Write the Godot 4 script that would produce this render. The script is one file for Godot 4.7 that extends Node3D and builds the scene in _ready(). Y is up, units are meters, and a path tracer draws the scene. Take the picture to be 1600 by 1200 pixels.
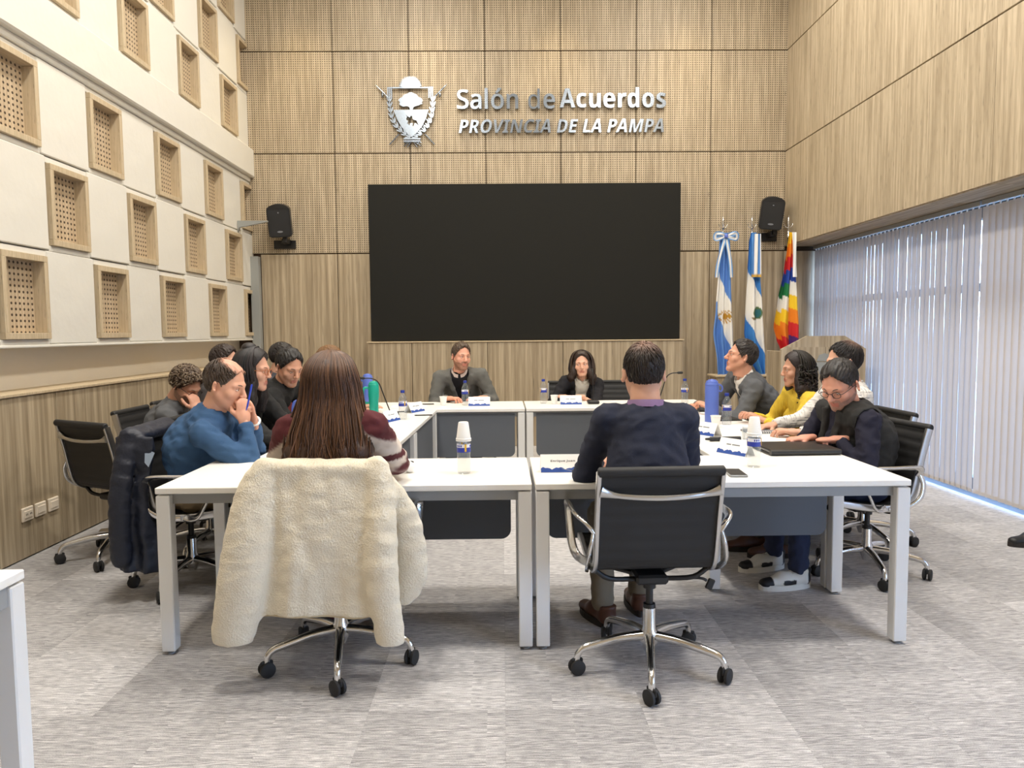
extends Node3D

const TH := 0.73          # table height
const ROOM_L := -3.0
const ROOM_R := 3.44
const BACK := -9.0
const CEIL := 5.9
const FRONT := 1.6

var M := {}
var taken := {}
var templates := {}
var J := {}              # joints of the person built last

func _ready() -> void:
	# ---- camera
	var cam := Camera3D.new()
	cam.name = "camera"
	add_child(cam)
	cam.fov = 55.105623
	cam.near = 0.05
	cam.far = 200.0
	cam.position = Vector3(0, 1.38, 0)
	cam.rotation = Vector3(deg_to_rad(-4.0785), deg_to_rad(-0.7473), -0.0085)
	cam.current = true
	# ---- sky and exposure
	var we := WorldEnvironment.new()
	we.name = "environment"
	var env := Environment.new()
	env.background_mode = Environment.BG_SKY
	var sky := Sky.new()
	var sm := ProceduralSkyMaterial.new()
	sm.sky_top_color = Color(0.58, 0.73, 0.95)
	sm.sky_horizon_color = Color(0.76, 0.87, 1.0)
	sm.ground_bottom_color = Color(0.42, 0.46, 0.5)
	sm.ground_horizon_color = Color(0.62, 0.7, 0.8)
	sm.sky_energy_multiplier = 3.6
	sm.ground_energy_multiplier = 2.2
	sky.sky_material = sm
	env.sky = sky
	env.tonemap_mode = Environment.TONE_MAPPER_LINEAR
	env.tonemap_exposure = 0.88
	env.sdfgi_enabled = true
	env.ssao_enabled = true
	env.ssil_enabled = true
	we.environment = env
	add_child(we)
	# ---- ceiling luminaires: square recessed panels, then small wall washers
	materials()
	for row in [[-0.9, 3.6], [-2.75, 15.0], [-5.0, 8.0], [-7.1, 8.0]]:
		for x in [-1.15, 2.15]:
			ceiling_panel(Vector3(x, CEIL, row[0]), row[1])
	for x in [-2.35, -0.85, 0.68, 2.2]:
		wall_washer(Vector3(x, CEIL, -8.55))
	# ---- the place
	room()
	blinds_and_window()
	tables()
	furniture()
	people()
	props()

# ------------------------------------------------------------------ nodes
func numbered(called: String) -> String:
	if not taken.has(called):
		taken[called] = 0
		return called
	taken[called] += 1
	return "%s_%03d" % [called, taken[called]]

func tag(o: Node3D, label: String, category: String, group := "", kind := "") -> Node3D:
	if label != "": o.set_meta("label", label)
	if category != "": o.set_meta("category", category)
	if group != "": o.set_meta("group", group)
	if kind != "": o.set_meta("kind", kind)
	return o

func thing(called: String, label: String, category: String, at := Vector3.ZERO, turn := 0.0, group := "") -> Node3D:
	var o := Node3D.new()
	o.name = numbered(called)
	add_child(o)
	o.position = at
	o.rotation.y = turn
	tag(o, label, category, group)
	return o

func copy(src: Node3D, called: String, label: String, at: Vector3, turn: float, group := "") -> Node3D:
	var o: Node3D = src.duplicate()
	o.name = numbered(called)
	add_child(o)
	o.position = at
	o.rotation.y = turn
	o.set_meta("label", label)
	if group != "": o.set_meta("group", group)
	return o

func part(mb, called: String, m: Material, parent: Node, at := Vector3.ZERO) -> MeshInstance3D:
	var o := MeshInstance3D.new()
	o.mesh = mb if mb is Mesh else mb.mesh()
	o.material_override = m
	o.name = numbered(called) if parent == self else called
	parent.add_child(o, true)
	o.position = at
	return o

func struct(mb, called: String, m: Material) -> MeshInstance3D:
	var o := part(mb, called, m, self)
	o.set_meta("kind", "structure")
	return o

# ------------------------------------------------------------------ mesh buffer
class MB:
	var v := PackedVector3Array()
	var n := PackedVector3Array()
	var uv := PackedVector2Array()
	var c := PackedColorArray()
	var idx := PackedInt32Array()
	var col := Color(1, 1, 1)

	func add(p: Vector3, nn: Vector3, t: Vector2) -> int:
		v.append(p); n.append(nn); uv.append(t); c.append(col)
		return v.size() - 1

	func tri(a: int, b: int, d: int) -> void:
		# front faces run clockwise seen along the normal
		var f := (v[b] - v[a]).cross(v[d] - v[a])
		if f.dot(n[a] + n[b] + n[d]) > 0.0:
			idx.append(a); idx.append(d); idx.append(b)
		else:
			idx.append(a); idx.append(b); idx.append(d)

	func poly(pts: Array, nn: Vector3, uvs: Array = []) -> void:
		var s := v.size()
		for i in pts.size():
			add(pts[i], nn, uvs[i] if uvs.size() else Vector2.ZERO)
		for i in range(1, pts.size() - 1):
			tri(s, s + i, s + i + 1)

	func box(ctr: Vector3, size: Vector3, bev := 0.0, bs := Basis.IDENTITY, uvo := Vector2.ZERO) -> void:
		var h := size * 0.5
		bev = minf(bev, minf(h.x, minf(h.y, h.z)) * 0.9)
		for ax in 3:
			for sg in [-1.0, 1.0]:
				var nn := Vector3.ZERO
				nn[ax] = sg
				var a1 := (ax + 1) % 3
				var a2 := (ax + 2) % 3
				var pts := []
				var uvs := []
				for q in [[-1, -1], [1, -1], [1, 1], [-1, 1]]:
					var p := Vector3.ZERO
					p[ax] = h[ax] * sg
					p[a1] = (h[a1] - bev) * q[0]
					p[a2] = (h[a2] - bev) * q[1]
					pts.append(ctr + bs * p)
					var t := Vector2(p.x, -p.y)
					if ax == 0: t = Vector2(p.z, -p.y)
					if ax == 1: t = Vector2(p.x, p.z)
					uvs.append(t + uvo)
				poly(pts, bs * nn, uvs)
		if bev <= 0.0: return
		for ax in 3:      # edges running along ax
			var a1 := (ax + 1) % 3
			var a2 := (ax + 2) % 3
			for s1 in [-1.0, 1.0]:
				for s2 in [-1.0, 1.0]:
					var pts := []
					var uvs := []
					for q in [[-1, 0], [1, 0], [1, 1], [-1, 1]]:
						var p := Vector3.ZERO
						p[ax] = (h[ax] - bev) * q[0]
						p[a1] = s1 * (h[a1] - (bev if q[1] == 1 else 0.0))
						p[a2] = s2 * (h[a2] - (0.0 if q[1] == 1 else bev))
						pts.append(ctr + bs * p)
						uvs.append(Vector2(p.x + p.z, -p.y) + uvo)
					var nn := Vector3.ZERO
					nn[a1] = s1
					nn[a2] = s2
					poly(pts, bs * nn.normalized(), uvs)
		for sx in [-1.0, 1.0]:
			for sy in [-1.0, 1.0]:
				for sz in [-1.0, 1.0]:
					var s := Vector3(sx, sy, sz)
					var q := (h - Vector3.ONE * bev) * s
					poly([ctr + bs * (q + Vector3(bev * sx, 0, 0)), ctr + bs * (q + Vector3(0, bev * sy, 0)), ctr + bs * (q + Vector3(0, 0, bev * sz))], bs * s.normalized(), [Vector2(q.x, -q.y), Vector2(q.x, -q.y), Vector2(q.x, -q.y)])

	# grid of points rows x cols with smooth normals; close joins the last column to the first
	func grid(pts: PackedVector3Array, rows: int, cols: int, close := false, flip := false, cols_c := PackedColorArray()) -> void:
		var s := v.size()
		var m := cols if close else cols - 1
		var acc := PackedVector3Array()
		acc.resize(rows * cols)
		for r in rows - 1:
			for k in m:
				var k2 := (k + 1) % cols
				var a := r * cols + k
				var b := r * cols + k2
				var d := (r + 1) * cols + k2
				var e := (r + 1) * cols + k
				var f := (pts[d] - pts[a]).cross(pts[e] - pts[b])
				if flip: f = -f
				acc[a] += f; acc[b] += f; acc[d] += f; acc[e] += f
		for r in rows:
			for k in cols:
				var i := r * cols + k
				if cols_c.size(): col = cols_c[i]
				add(pts[i], acc[i].normalized() if acc[i].length_squared() > 1e-16 else Vector3.UP, Vector2(float(k) / maxf(1.0, cols - 1.0), float(r) / maxf(1.0, rows - 1.0)))
		for r in rows - 1:
			for k in m:
				var k2 := (k + 1) % cols
				var a := s + r * cols + k
				var b := s + r * cols + k2
				var d := s + (r + 1) * cols + k2
				var e := s + (r + 1) * cols + k
				tri(a, b, d)
				tri(a, d, e)

	# sweep a closed 2D profile along a path; scl scales the profile at each point
	func sweep(path: Array, prof: Array, scl: Array = [], hint := Vector3.UP, caps := true) -> void:
		var np := path.size()
		var nc := prof.size()
		var pts := PackedVector3Array()
		var tans := []
		for i in np:
			var t: Vector3 = path[mini(i + 1, np - 1)] - path[maxi(i - 1, 0)]
			tans.append(t.normalized())
		var side: Vector3 = hint.cross(tans[0])
		if side.length() < 0.01: side = Vector3.RIGHT.cross(tans[0])
		if side.length() < 0.01: side = Vector3.BACK.cross(tans[0])
		side = side.normalized()
		var first_up := Vector3.UP
		for i in np:
			var t: Vector3 = tans[i]
			side = (side - t * side.dot(t)).normalized()
			var up := t.cross(side)
			if i == 0: first_up = up
			var k: float = scl[i] if scl.size() else 1.0
			for q in prof:
				pts.append(path[i] + side * q.x * k + up * q.y * k)
		# outward orientation: compare with centre
		var a0 := pts[0]
		var f := (pts[nc + 1] - pts[0]).cross(pts[nc] - pts[1])
		var out: Vector3 = a0 + pts[1] - path[0] * 2.0
		grid(pts, np, nc, true, f.dot(out) < 0.0)
		if caps:
			for e in [0, np - 1]:
				var loop := []
				for k in nc: loop.append(pts[e * nc + k])
				poly(loop, -tans[0] if e == 0 else tans[np - 1])

	func tube(path: Array, r, sides := 8, caps := true, hint := Vector3.UP) -> void:
		var prof := []
		for k in sides:
			prof.append(Vector2(cos(TAU * k / sides), sin(TAU * k / sides)))
		var sc := []
		for i in path.size():
			sc.append(r[i] if r is Array else r)
		sweep(path, prof, sc, hint, caps)

	# revolve (radius, height) points about bs.y through o; sharp edges stay crisp
	func lathe(prof: Array, seg := 20, o := Vector3.ZERO, bs := Basis.IDENTITY) -> void:
		var bn := []
		for i in prof.size() - 1:
			var dr: Vector2 = prof[i + 1] - prof[i]
			bn.append(Vector2(dr.y, -dr.x).normalized())
		for i in prof.size() - 1:
			var a: Vector2 = prof[i]
			var b: Vector2 = prof[i + 1]
			var na: Vector2 = bn[i]
			var nb: Vector2 = bn[i]
			if i > 0 and bn[i - 1].dot(bn[i]) > 0.7: na = (bn[i - 1] + bn[i]).normalized()
			if i < bn.size() - 1 and bn[i + 1].dot(bn[i]) > 0.7: nb = (bn[i + 1] + bn[i]).normalized()
			var s := v.size()
			for k in seg + 1:
				var w := TAU * k / seg
				var d := Vector3(cos(w), 0, sin(w))
				add(o + bs * (d * a.x + Vector3.UP * a.y), bs * (d * na.x + Vector3.UP * na.y), Vector2(float(k) / seg, a.y))
				add(o + bs * (d * b.x + Vector3.UP * b.y), bs * (d * nb.x + Vector3.UP * nb.y), Vector2(float(k) / seg, b.y))
			for k in seg:
				var q := s + k * 2
				if a.x > 1e-6: tri(q, q + 2, q + 3)
				if b.x > 1e-6: tri(q, q + 3, q + 1)

	# extrude a 2D outline along z from z0 to z1
	func extrude(outline: PackedVector2Array, z0: float, z1: float, bs := Basis.IDENTITY, o := Vector3.ZERO, round_sides := false) -> void:
		var t := Geometry2D.triangulate_polygon(outline)
		for e in [[z0, -1.0], [z1, 1.0]]:
			var s := v.size()
			for p in outline: add(o + bs * Vector3(p.x, p.y, e[0]), bs * Vector3(0, 0, e[1]), p)
			for i in range(0, t.size(), 3): tri(s + t[i], s + t[i + 1], s + t[i + 2])
		var cw := Geometry2D.is_polygon_clockwise(outline)
		var m := outline.size()
		for i in m:
			var a := outline[i]
			var b := outline[(i + 1) % m]
			var d := (b - a).normalized()
			var nn := Vector2(-d.y, d.x) if cw else Vector2(d.y, -d.x)
			poly([o + bs * Vector3(a.x, a.y, z0), o + bs * Vector3(b.x, b.y, z0), o + bs * Vector3(b.x, b.y, z1), o + bs * Vector3(a.x, a.y, z1)], bs * Vector3(nn.x, nn.y, 0), [a, b, b, a])

	func ball(o: Vector3, r: Vector3, seg := 12, rings := 8, bs := Basis.IDENTITY) -> void:
		var pts := PackedVector3Array()
		for i in rings + 1:
			var a := PI * i / rings
			for k in seg:
				var w := TAU * k / seg
				pts.append(o + bs * (Vector3(sin(a) * cos(w), cos(a), sin(a) * sin(w)) * r))
		var s := v.size()
		for i in pts.size():
			var q := bs.inverse() * (pts[i] - o)
			add(pts[i], (bs * (q / (r * r))).normalized(), Vector2.ZERO)
		for i in rings:
			for k in seg:
				var a := s + i * seg + k
				var b := s + i * seg + (k + 1) % seg
				if i > 0: tri(a, b, b + seg)
				if i < rings - 1: tri(a, b + seg, a + seg)

	func append(o: MB, tr: Transform3D, tint = null) -> void:
		var s := v.size()
		var mir := tr.basis.determinant() < 0.0
		var nb := tr.basis.inverse().transposed()
		for i in o.v.size():
			v.append(tr * o.v[i])
			n.append((nb * o.n[i]).normalized())
			uv.append(o.uv[i])
			c.append(o.c[i] if tint == null else (tint.call(o.v[i]) if tint is Callable else tint))
		for i in range(0, o.idx.size(), 3):
			idx.append(s + o.idx[i])
			idx.append(s + o.idx[i + (2 if mir else 1)])
			idx.append(s + o.idx[i + (1 if mir else 2)])

	func mesh() -> ArrayMesh:
		var a := []
		a.resize(Mesh.ARRAY_MAX)
		a[Mesh.ARRAY_VERTEX] = v
		a[Mesh.ARRAY_NORMAL] = n
		a[Mesh.ARRAY_TEX_UV] = uv
		a[Mesh.ARRAY_COLOR] = c
		a[Mesh.ARRAY_INDEX] = idx
		var m := ArrayMesh.new()
		m.add_surface_from_arrays(Mesh.PRIMITIVE_TRIANGLES, a)
		return m

# ------------------------------------------------------------------ distance field on a grid, meshed as surface nets
class Field:
	var lo: Vector3
	var h: float
	var nx: int
	var ny: int
	var nz: int
	var d := PackedFloat32Array()

	func _init(a: Vector3, b: Vector3, cell: float) -> void:
		lo = a
		h = cell
		nx = int(ceil((b.x - a.x) / h)) + 1
		ny = int(ceil((b.y - a.y) / h)) + 1
		nz = int(ceil((b.z - a.z) / h)) + 1
		d.resize(nx * ny * nz)
		d.fill(1.0)

	func span(a: Vector3, b: Vector3) -> PackedInt32Array:
		var p := (a - lo) / h
		var q := (b - lo) / h
		return PackedInt32Array([clampi(int(floor(p.x)), 0, nx - 1), clampi(int(ceil(q.x)), 0, nx - 1), clampi(int(floor(p.y)), 0, ny - 1), clampi(int(ceil(q.y)), 0, ny - 1), clampi(int(floor(p.z)), 0, nz - 1), clampi(int(ceil(q.z)), 0, nz - 1)])

	# tapered capsule; D and fk flatten it along D
	func cap(a: Vector3, b: Vector3, ra: float, rb: float, k := 0.02, D := Vector3.ZERO, fk := 1.0, sub := false) -> void:
		var m := maxf(ra, rb) + k + 3.0 * h
		var s := span(a.min(b) - Vector3.ONE * m, a.max(b) + Vector3.ONE * m)
		var ab := b - a
		var il := 1.0 / maxf(ab.length_squared(), 1e-9)
		var flat := fk < 0.999
		var ik := 1.0 / fk - 1.0
		for z in range(s[4], s[5] + 1):
			for y in range(s[2], s[3] + 1):
				var i := (z * ny + y) * nx + s[0]
				var p := lo + Vector3(s[0], y, z) * h - a
				for x in range(s[0], s[1] + 1):
					var t := clampf(p.dot(ab) * il, 0.0, 1.0)
					var q := p - ab * t
					var e: float
					if flat:
						var qd := q.dot(D)
						q += D * (qd * ik)
						var l := q.length()
						var w := qd / fk / maxf(l, 1e-6)
						e = (l - (ra + (rb - ra) * t)) * (1.0 + (fk - 1.0) * w * w)
					else:
						e = q.length() - (ra + (rb - ra) * t)
					var o := d[i]
					if sub:
						var w2 := maxf(k - absf(o + e), 0.0) / k
						d[i] = maxf(o, -e) + w2 * w2 * k * 0.25
					else:
						var w3 := maxf(k - absf(o - e), 0.0) / k
						d[i] = minf(o, e) - w3 * w3 * k * 0.25
					i += 1
					p.x += h

	func ell(ctr: Vector3, r: Vector3, k := 0.01, sub := false, bs := Basis.IDENTITY) -> void:
		var m := maxf(r.x, maxf(r.y, r.z)) + k + 3.0 * h
		var s := span(ctr - Vector3.ONE * m, ctr + Vector3.ONE * m)
		var inv := bs.inverse()
		var i1 := Vector3.ONE / r
		for z in range(s[4], s[5] + 1):
			for y in range(s[2], s[3] + 1):
				var i := (z * ny + y) * nx + s[0]
				for x in range(s[0], s[1] + 1):
					var q := inv * (lo + Vector3(x, y, z) * h - ctr) * i1
					var k0 := q.length()
					var k1 := maxf((q * i1).length(), 1e-6)
					var e := k0 * (k0 - 1.0) / k1 if k0 > 0.05 else -0.03
					var o := d[i]
					if sub:
						var w2 := maxf(k - absf(o + e), 0.0) / k
						d[i] = maxf(o, -e) + w2 * w2 * k * 0.25
					else:
						var w3 := maxf(k - absf(o - e), 0.0) / k
						d[i] = minf(o, e) - w3 * w3 * k * 0.25
					i += 1

	# combine with a function of place: "max" keeps what lies inside both, "min" joins
	func with(fn: Callable, join := false, a := Vector3(-99, -99, -99), b := Vector3(99, 99, 99)) -> void:
		var s := span(a, b)
		for z in range(s[4], s[5] + 1):
			for y in range(s[2], s[3] + 1):
				var i := (z * ny + y) * nx + s[0]
				for x in range(s[0], s[1] + 1):
					if join:
						d[i] = minf(d[i], fn.call(lo + Vector3(x, y, z) * h))
					elif d[i] < 3.0 * h:
						d[i] = maxf(d[i], fn.call(lo + Vector3(x, y, z) * h))
					i += 1

	# shape(p, normal) may move a vertex; tint(p) may colour it
	func to(mb: MB, shape = null, tint = null) -> void:
		var sy := nx
		var sz := nx * ny
		var at := PackedInt32Array()
		at.resize(d.size())
		at.fill(-1)
		var vs := PackedVector3Array()
		var gr := PackedVector3Array()
		var near := 2.6 * h
		for z in nz - 1:
			for y in ny - 1:
				var i := z * sz + y * sy
				for x in nx - 1:
					var a := d[i]
					if a < near and a > -near:
						var b := d[i + 1]
						var e := d[i + sy]
						var f := d[i + sy + 1]
						var g := d[i + sz]
						var j := d[i + sz + 1]
						var k := d[i + sz + sy]
						var l := d[i + sz + sy + 1]
						var lowest := minf(minf(minf(a, b), minf(e, f)), minf(minf(g, j), minf(k, l)))
						var highest := maxf(maxf(maxf(a, b), maxf(e, f)), maxf(maxf(g, j), maxf(k, l)))
						if lowest < 0.0 and highest >= 0.0:
							var sum := Vector3.ZERO
							var cnt := 0
							if (a < 0.0) != (b < 0.0): sum += Vector3(a / (a - b), 0, 0); cnt += 1
							if (e < 0.0) != (f < 0.0): sum += Vector3(e / (e - f), 1, 0); cnt += 1
							if (g < 0.0) != (j < 0.0): sum += Vector3(g / (g - j), 0, 1); cnt += 1
							if (k < 0.0) != (l < 0.0): sum += Vector3(k / (k - l), 1, 1); cnt += 1
							if (a < 0.0) != (e < 0.0): sum += Vector3(0, a / (a - e), 0); cnt += 1
							if (b < 0.0) != (f < 0.0): sum += Vector3(1, b / (b - f), 0); cnt += 1
							if (g < 0.0) != (k < 0.0): sum += Vector3(0, g / (g - k), 1); cnt += 1
							if (j < 0.0) != (l < 0.0): sum += Vector3(1, j / (j - l), 1); cnt += 1
							if (a < 0.0) != (g < 0.0): sum += Vector3(0, 0, a / (a - g)); cnt += 1
							if (b < 0.0) != (j < 0.0): sum += Vector3(1, 0, b / (b - j)); cnt += 1
							if (e < 0.0) != (k < 0.0): sum += Vector3(0, 1, e / (e - k)); cnt += 1
							if (f < 0.0) != (l < 0.0): sum += Vector3(1, 1, f / (f - l)); cnt += 1
							if cnt > 0:
								at[i] = vs.size()
								vs.append(lo + (Vector3(x, y, z) + sum / cnt) * h)
								gr.append(Vector3(b + f + j + l - a - e - g - k, e + f + k + l - a - b - g - j, g + j + k + l - a - b - e - f).normalized())
					i += 1
		if shape != null:
			for i in vs.size(): vs[i] = shape.call(vs[i], gr[i])
		var quads := PackedInt32Array()
		for z in range(1, nz - 1):
			for y in range(1, ny - 1):
				var i := z * sz + y * sy + 1
				for x in range(1, nx - 1):
					if at[i] >= 0:
						var ins := d[i] < 0.0
						if ins != (d[i + 1] < 0.0) and at[i - sy] >= 0 and at[i - sz] >= 0 and at[i - sy - sz] >= 0:
							quads.append_array([at[i], at[i - sy], at[i - sy - sz], at[i - sz]])
						if ins != (d[i + sy] < 0.0) and at[i - 1] >= 0 and at[i - sz] >= 0 and at[i - 1 - sz] >= 0:
							quads.append_array([at[i], at[i - 1], at[i - 1 - sz], at[i - sz]])
						if ins != (d[i + sz] < 0.0) and at[i - 1] >= 0 and at[i - sy] >= 0 and at[i - 1 - sy] >= 0:
							quads.append_array([at[i], at[i - 1], at[i - 1 - sy], at[i - sy]])
					i += 1
		var acc := PackedVector3Array()
		acc.resize(vs.size())
		for q in range(0, quads.size(), 4):
			var a := quads[q]
			var b := quads[q + 1]
			var e := quads[q + 2]
			var f := quads[q + 3]
			var nn := (vs[e] - vs[a]).cross(vs[f] - vs[b])
			if nn.dot(gr[a] + gr[e]) < 0.0: nn = -nn
			acc[a] += nn; acc[b] += nn; acc[e] += nn; acc[f] += nn
		var s := mb.v.size()
		for i in vs.size():
			if tint != null: mb.col = tint.call(vs[i])
			mb.add(vs[i], acc[i].normalized() if acc[i].length_squared() > 1e-18 else gr[i], Vector2(vs[i].x, vs[i].y))
		for q in range(0, quads.size(), 4):
			mb.tri(s + quads[q], s + quads[q + 1], s + quads[q + 2])
			mb.tri(s + quads[q], s + quads[q + 2], s + quads[q + 3])

# ------------------------------------------------------------------ curves
func curve(pts: Array, per := 6) -> Array:
	var out := []
	for i in pts.size() - 1:
		var p0: Vector3 = pts[maxi(i - 1, 0)]
		var p1: Vector3 = pts[i]
		var p2: Vector3 = pts[i + 1]
		var p3: Vector3 = pts[mini(i + 2, pts.size() - 1)]
		for k in per:
			out.append(p1.cubic_interpolate(p2, p0, p3, float(k) / per))
	out.append(pts[-1])
	return out

func lin(r: float, g: float, b: float) -> Color:       # sRGB 0..255 to a linear vertex colour
	return Color(r / 255.0, g / 255.0, b / 255.0).srgb_to_linear()

func srgb(r: float, g: float, b: float) -> Color:
	return Color(r / 255.0, g / 255.0, b / 255.0)

func noise(seed_: int, freq: float, octaves := 3) -> FastNoiseLite:
	var f := FastNoiseLite.new()
	f.seed = seed_
	f.noise_type = FastNoiseLite.TYPE_SIMPLEX_SMOOTH
	f.frequency = freq
	f.fractal_octaves = octaves
	return f

# ------------------------------------------------------------------ materials
func mat(color: Color, rough := 0.6, metal := 0.0) -> StandardMaterial3D:
	var m := StandardMaterial3D.new()
	m.albedo_color = color
	m.roughness = rough
	m.metallic = metal
	return m

func vmat(rough := 0.7) -> StandardMaterial3D:
	var m := mat(Color.WHITE, rough)
	m.vertex_color_use_as_albedo = true
	return m

func bytes_of(f: FastNoiseLite, w: int, h: int, tw: int, th: int) -> PackedByteArray:
	var im := f.get_image(w, h)
	im.convert(Image.FORMAT_L8)
	if w != tw or h != th: im.resize(tw, th, Image.INTERPOLATE_CUBIC)
	return im.get_data()

func bump(m: StandardMaterial3D, f: FastNoiseLite, size: int, strength: float, scale: float, depth := 1.0) -> StandardMaterial3D:
	var im := f.get_seamless_image(size, size)
	im.convert(Image.FORMAT_RGBA8)
	im.bump_map_to_normal_map(strength)
	m.normal_enabled = true
	m.normal_texture = ImageTexture.create_from_image(im)
	m.normal_scale = depth
	m.uv1_triplanar = true
	m.uv1_scale = Vector3.ONE * scale
	return m

func wood_texture(seed_: int, w: int, h: int, dots_x: int, light_c: Color, dark_c: Color) -> ImageTexture:
	var broad := bytes_of(noise(seed_, 0.07, 4), 256, 14, w, h)
	var fine := bytes_of(noise(seed_ + 7, 0.3, 3), 512, 26, w, h)
	var fleck := bytes_of(noise(seed_ + 13, 0.16, 2), 256, 40, w, h)
	var out := PackedByteArray()
	out.resize(w * h * 3)
	var j := 0
	for i in w * h:
		var t := (broad[i] * 0.62 + fine[i] * 0.38) / 255.0
		t = clampf((t - 0.2) * 1.6, 0.0, 1.0)
		var k := 1.0
		if fleck[i] > 205: k = 1.0 - (fleck[i] - 205) * 0.0052
		out[j] = int((dark_c.r + (light_c.r - dark_c.r) * t) * k * 255.0)
		out[j + 1] = int((dark_c.g + (light_c.g - dark_c.g) * t) * k * 255.0)
		out[j + 2] = int((dark_c.b + (light_c.b - dark_c.b) * t) * k * 255.0)
		j += 3
	var im := Image.create_from_data(w, h, false, Image.FORMAT_RGB8, out)
	if dots_x > 0:
		var pitch := float(w) / dots_x
		var r := pitch * 0.23
		var hole := Color(0.2, 0.15, 0.1)
		for a in dots_x:
			for b in int(h / pitch):
				var cx := (a + 0.5) * pitch
				var cy := (b + 0.5) * pitch
				for y in range(int(cy - r), int(cy + r) + 2):
					for x in range(int(cx - r), int(cx + r) + 2):
						var e := Vector2(x + 0.5 - cx, y + 0.5 - cy).length()
						if e < r + 0.5 and x < w and y < h:
							im.set_pixel(x, y, im.get_pixel(x, y).lerp(hole, clampf(r + 0.5 - e, 0.0, 1.0) * 0.9))
	im.generate_mipmaps()
	return ImageTexture.create_from_image(im)

func wood(tex: Texture2D, sx: float, sy: float, off := Vector2(0.5, 0.5), rough := 0.55) -> StandardMaterial3D:
	var m := mat(Color.WHITE, rough)
	m.albedo_texture = tex
	m.uv1_scale = Vector3(1.0 / sx, 1.0 / sy, 1)
	m.uv1_offset = Vector3(off.x, off.y, 0)
	return m

func carpet_texture(seed_: int) -> ImageTexture:
	var w := 512
	var a := bytes_of(noise(seed_, 0.55, 2), 8, 300, w, w)
	var b := bytes_of(noise(seed_ + 3, 0.45, 2), 26, 400, w, w)
	var e := bytes_of(noise(seed_ + 5, 0.45, 1), 256, 512, w, w)
	var out := PackedByteArray()
	out.resize(w * w * 3)
	var j := 0
	for i in w * w:
		var t := (a[i] * 0.42 + b[i] * 0.36 + e[i] * 0.24) / 255.0
		t = clampf((t - 0.24) * 2.1, 0.0, 1.0)
		out[j] = int(106 + 142 * t)
		out[j + 1] = int(106 + 140 * t)
		out[j + 2] = int(110 + 137 * t)
		j += 3
	var im := Image.create_from_data(w, w, false, Image.FORMAT_RGB8, out)
	im.generate_mipmaps()
	return ImageTexture.create_from_image(im)

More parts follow.
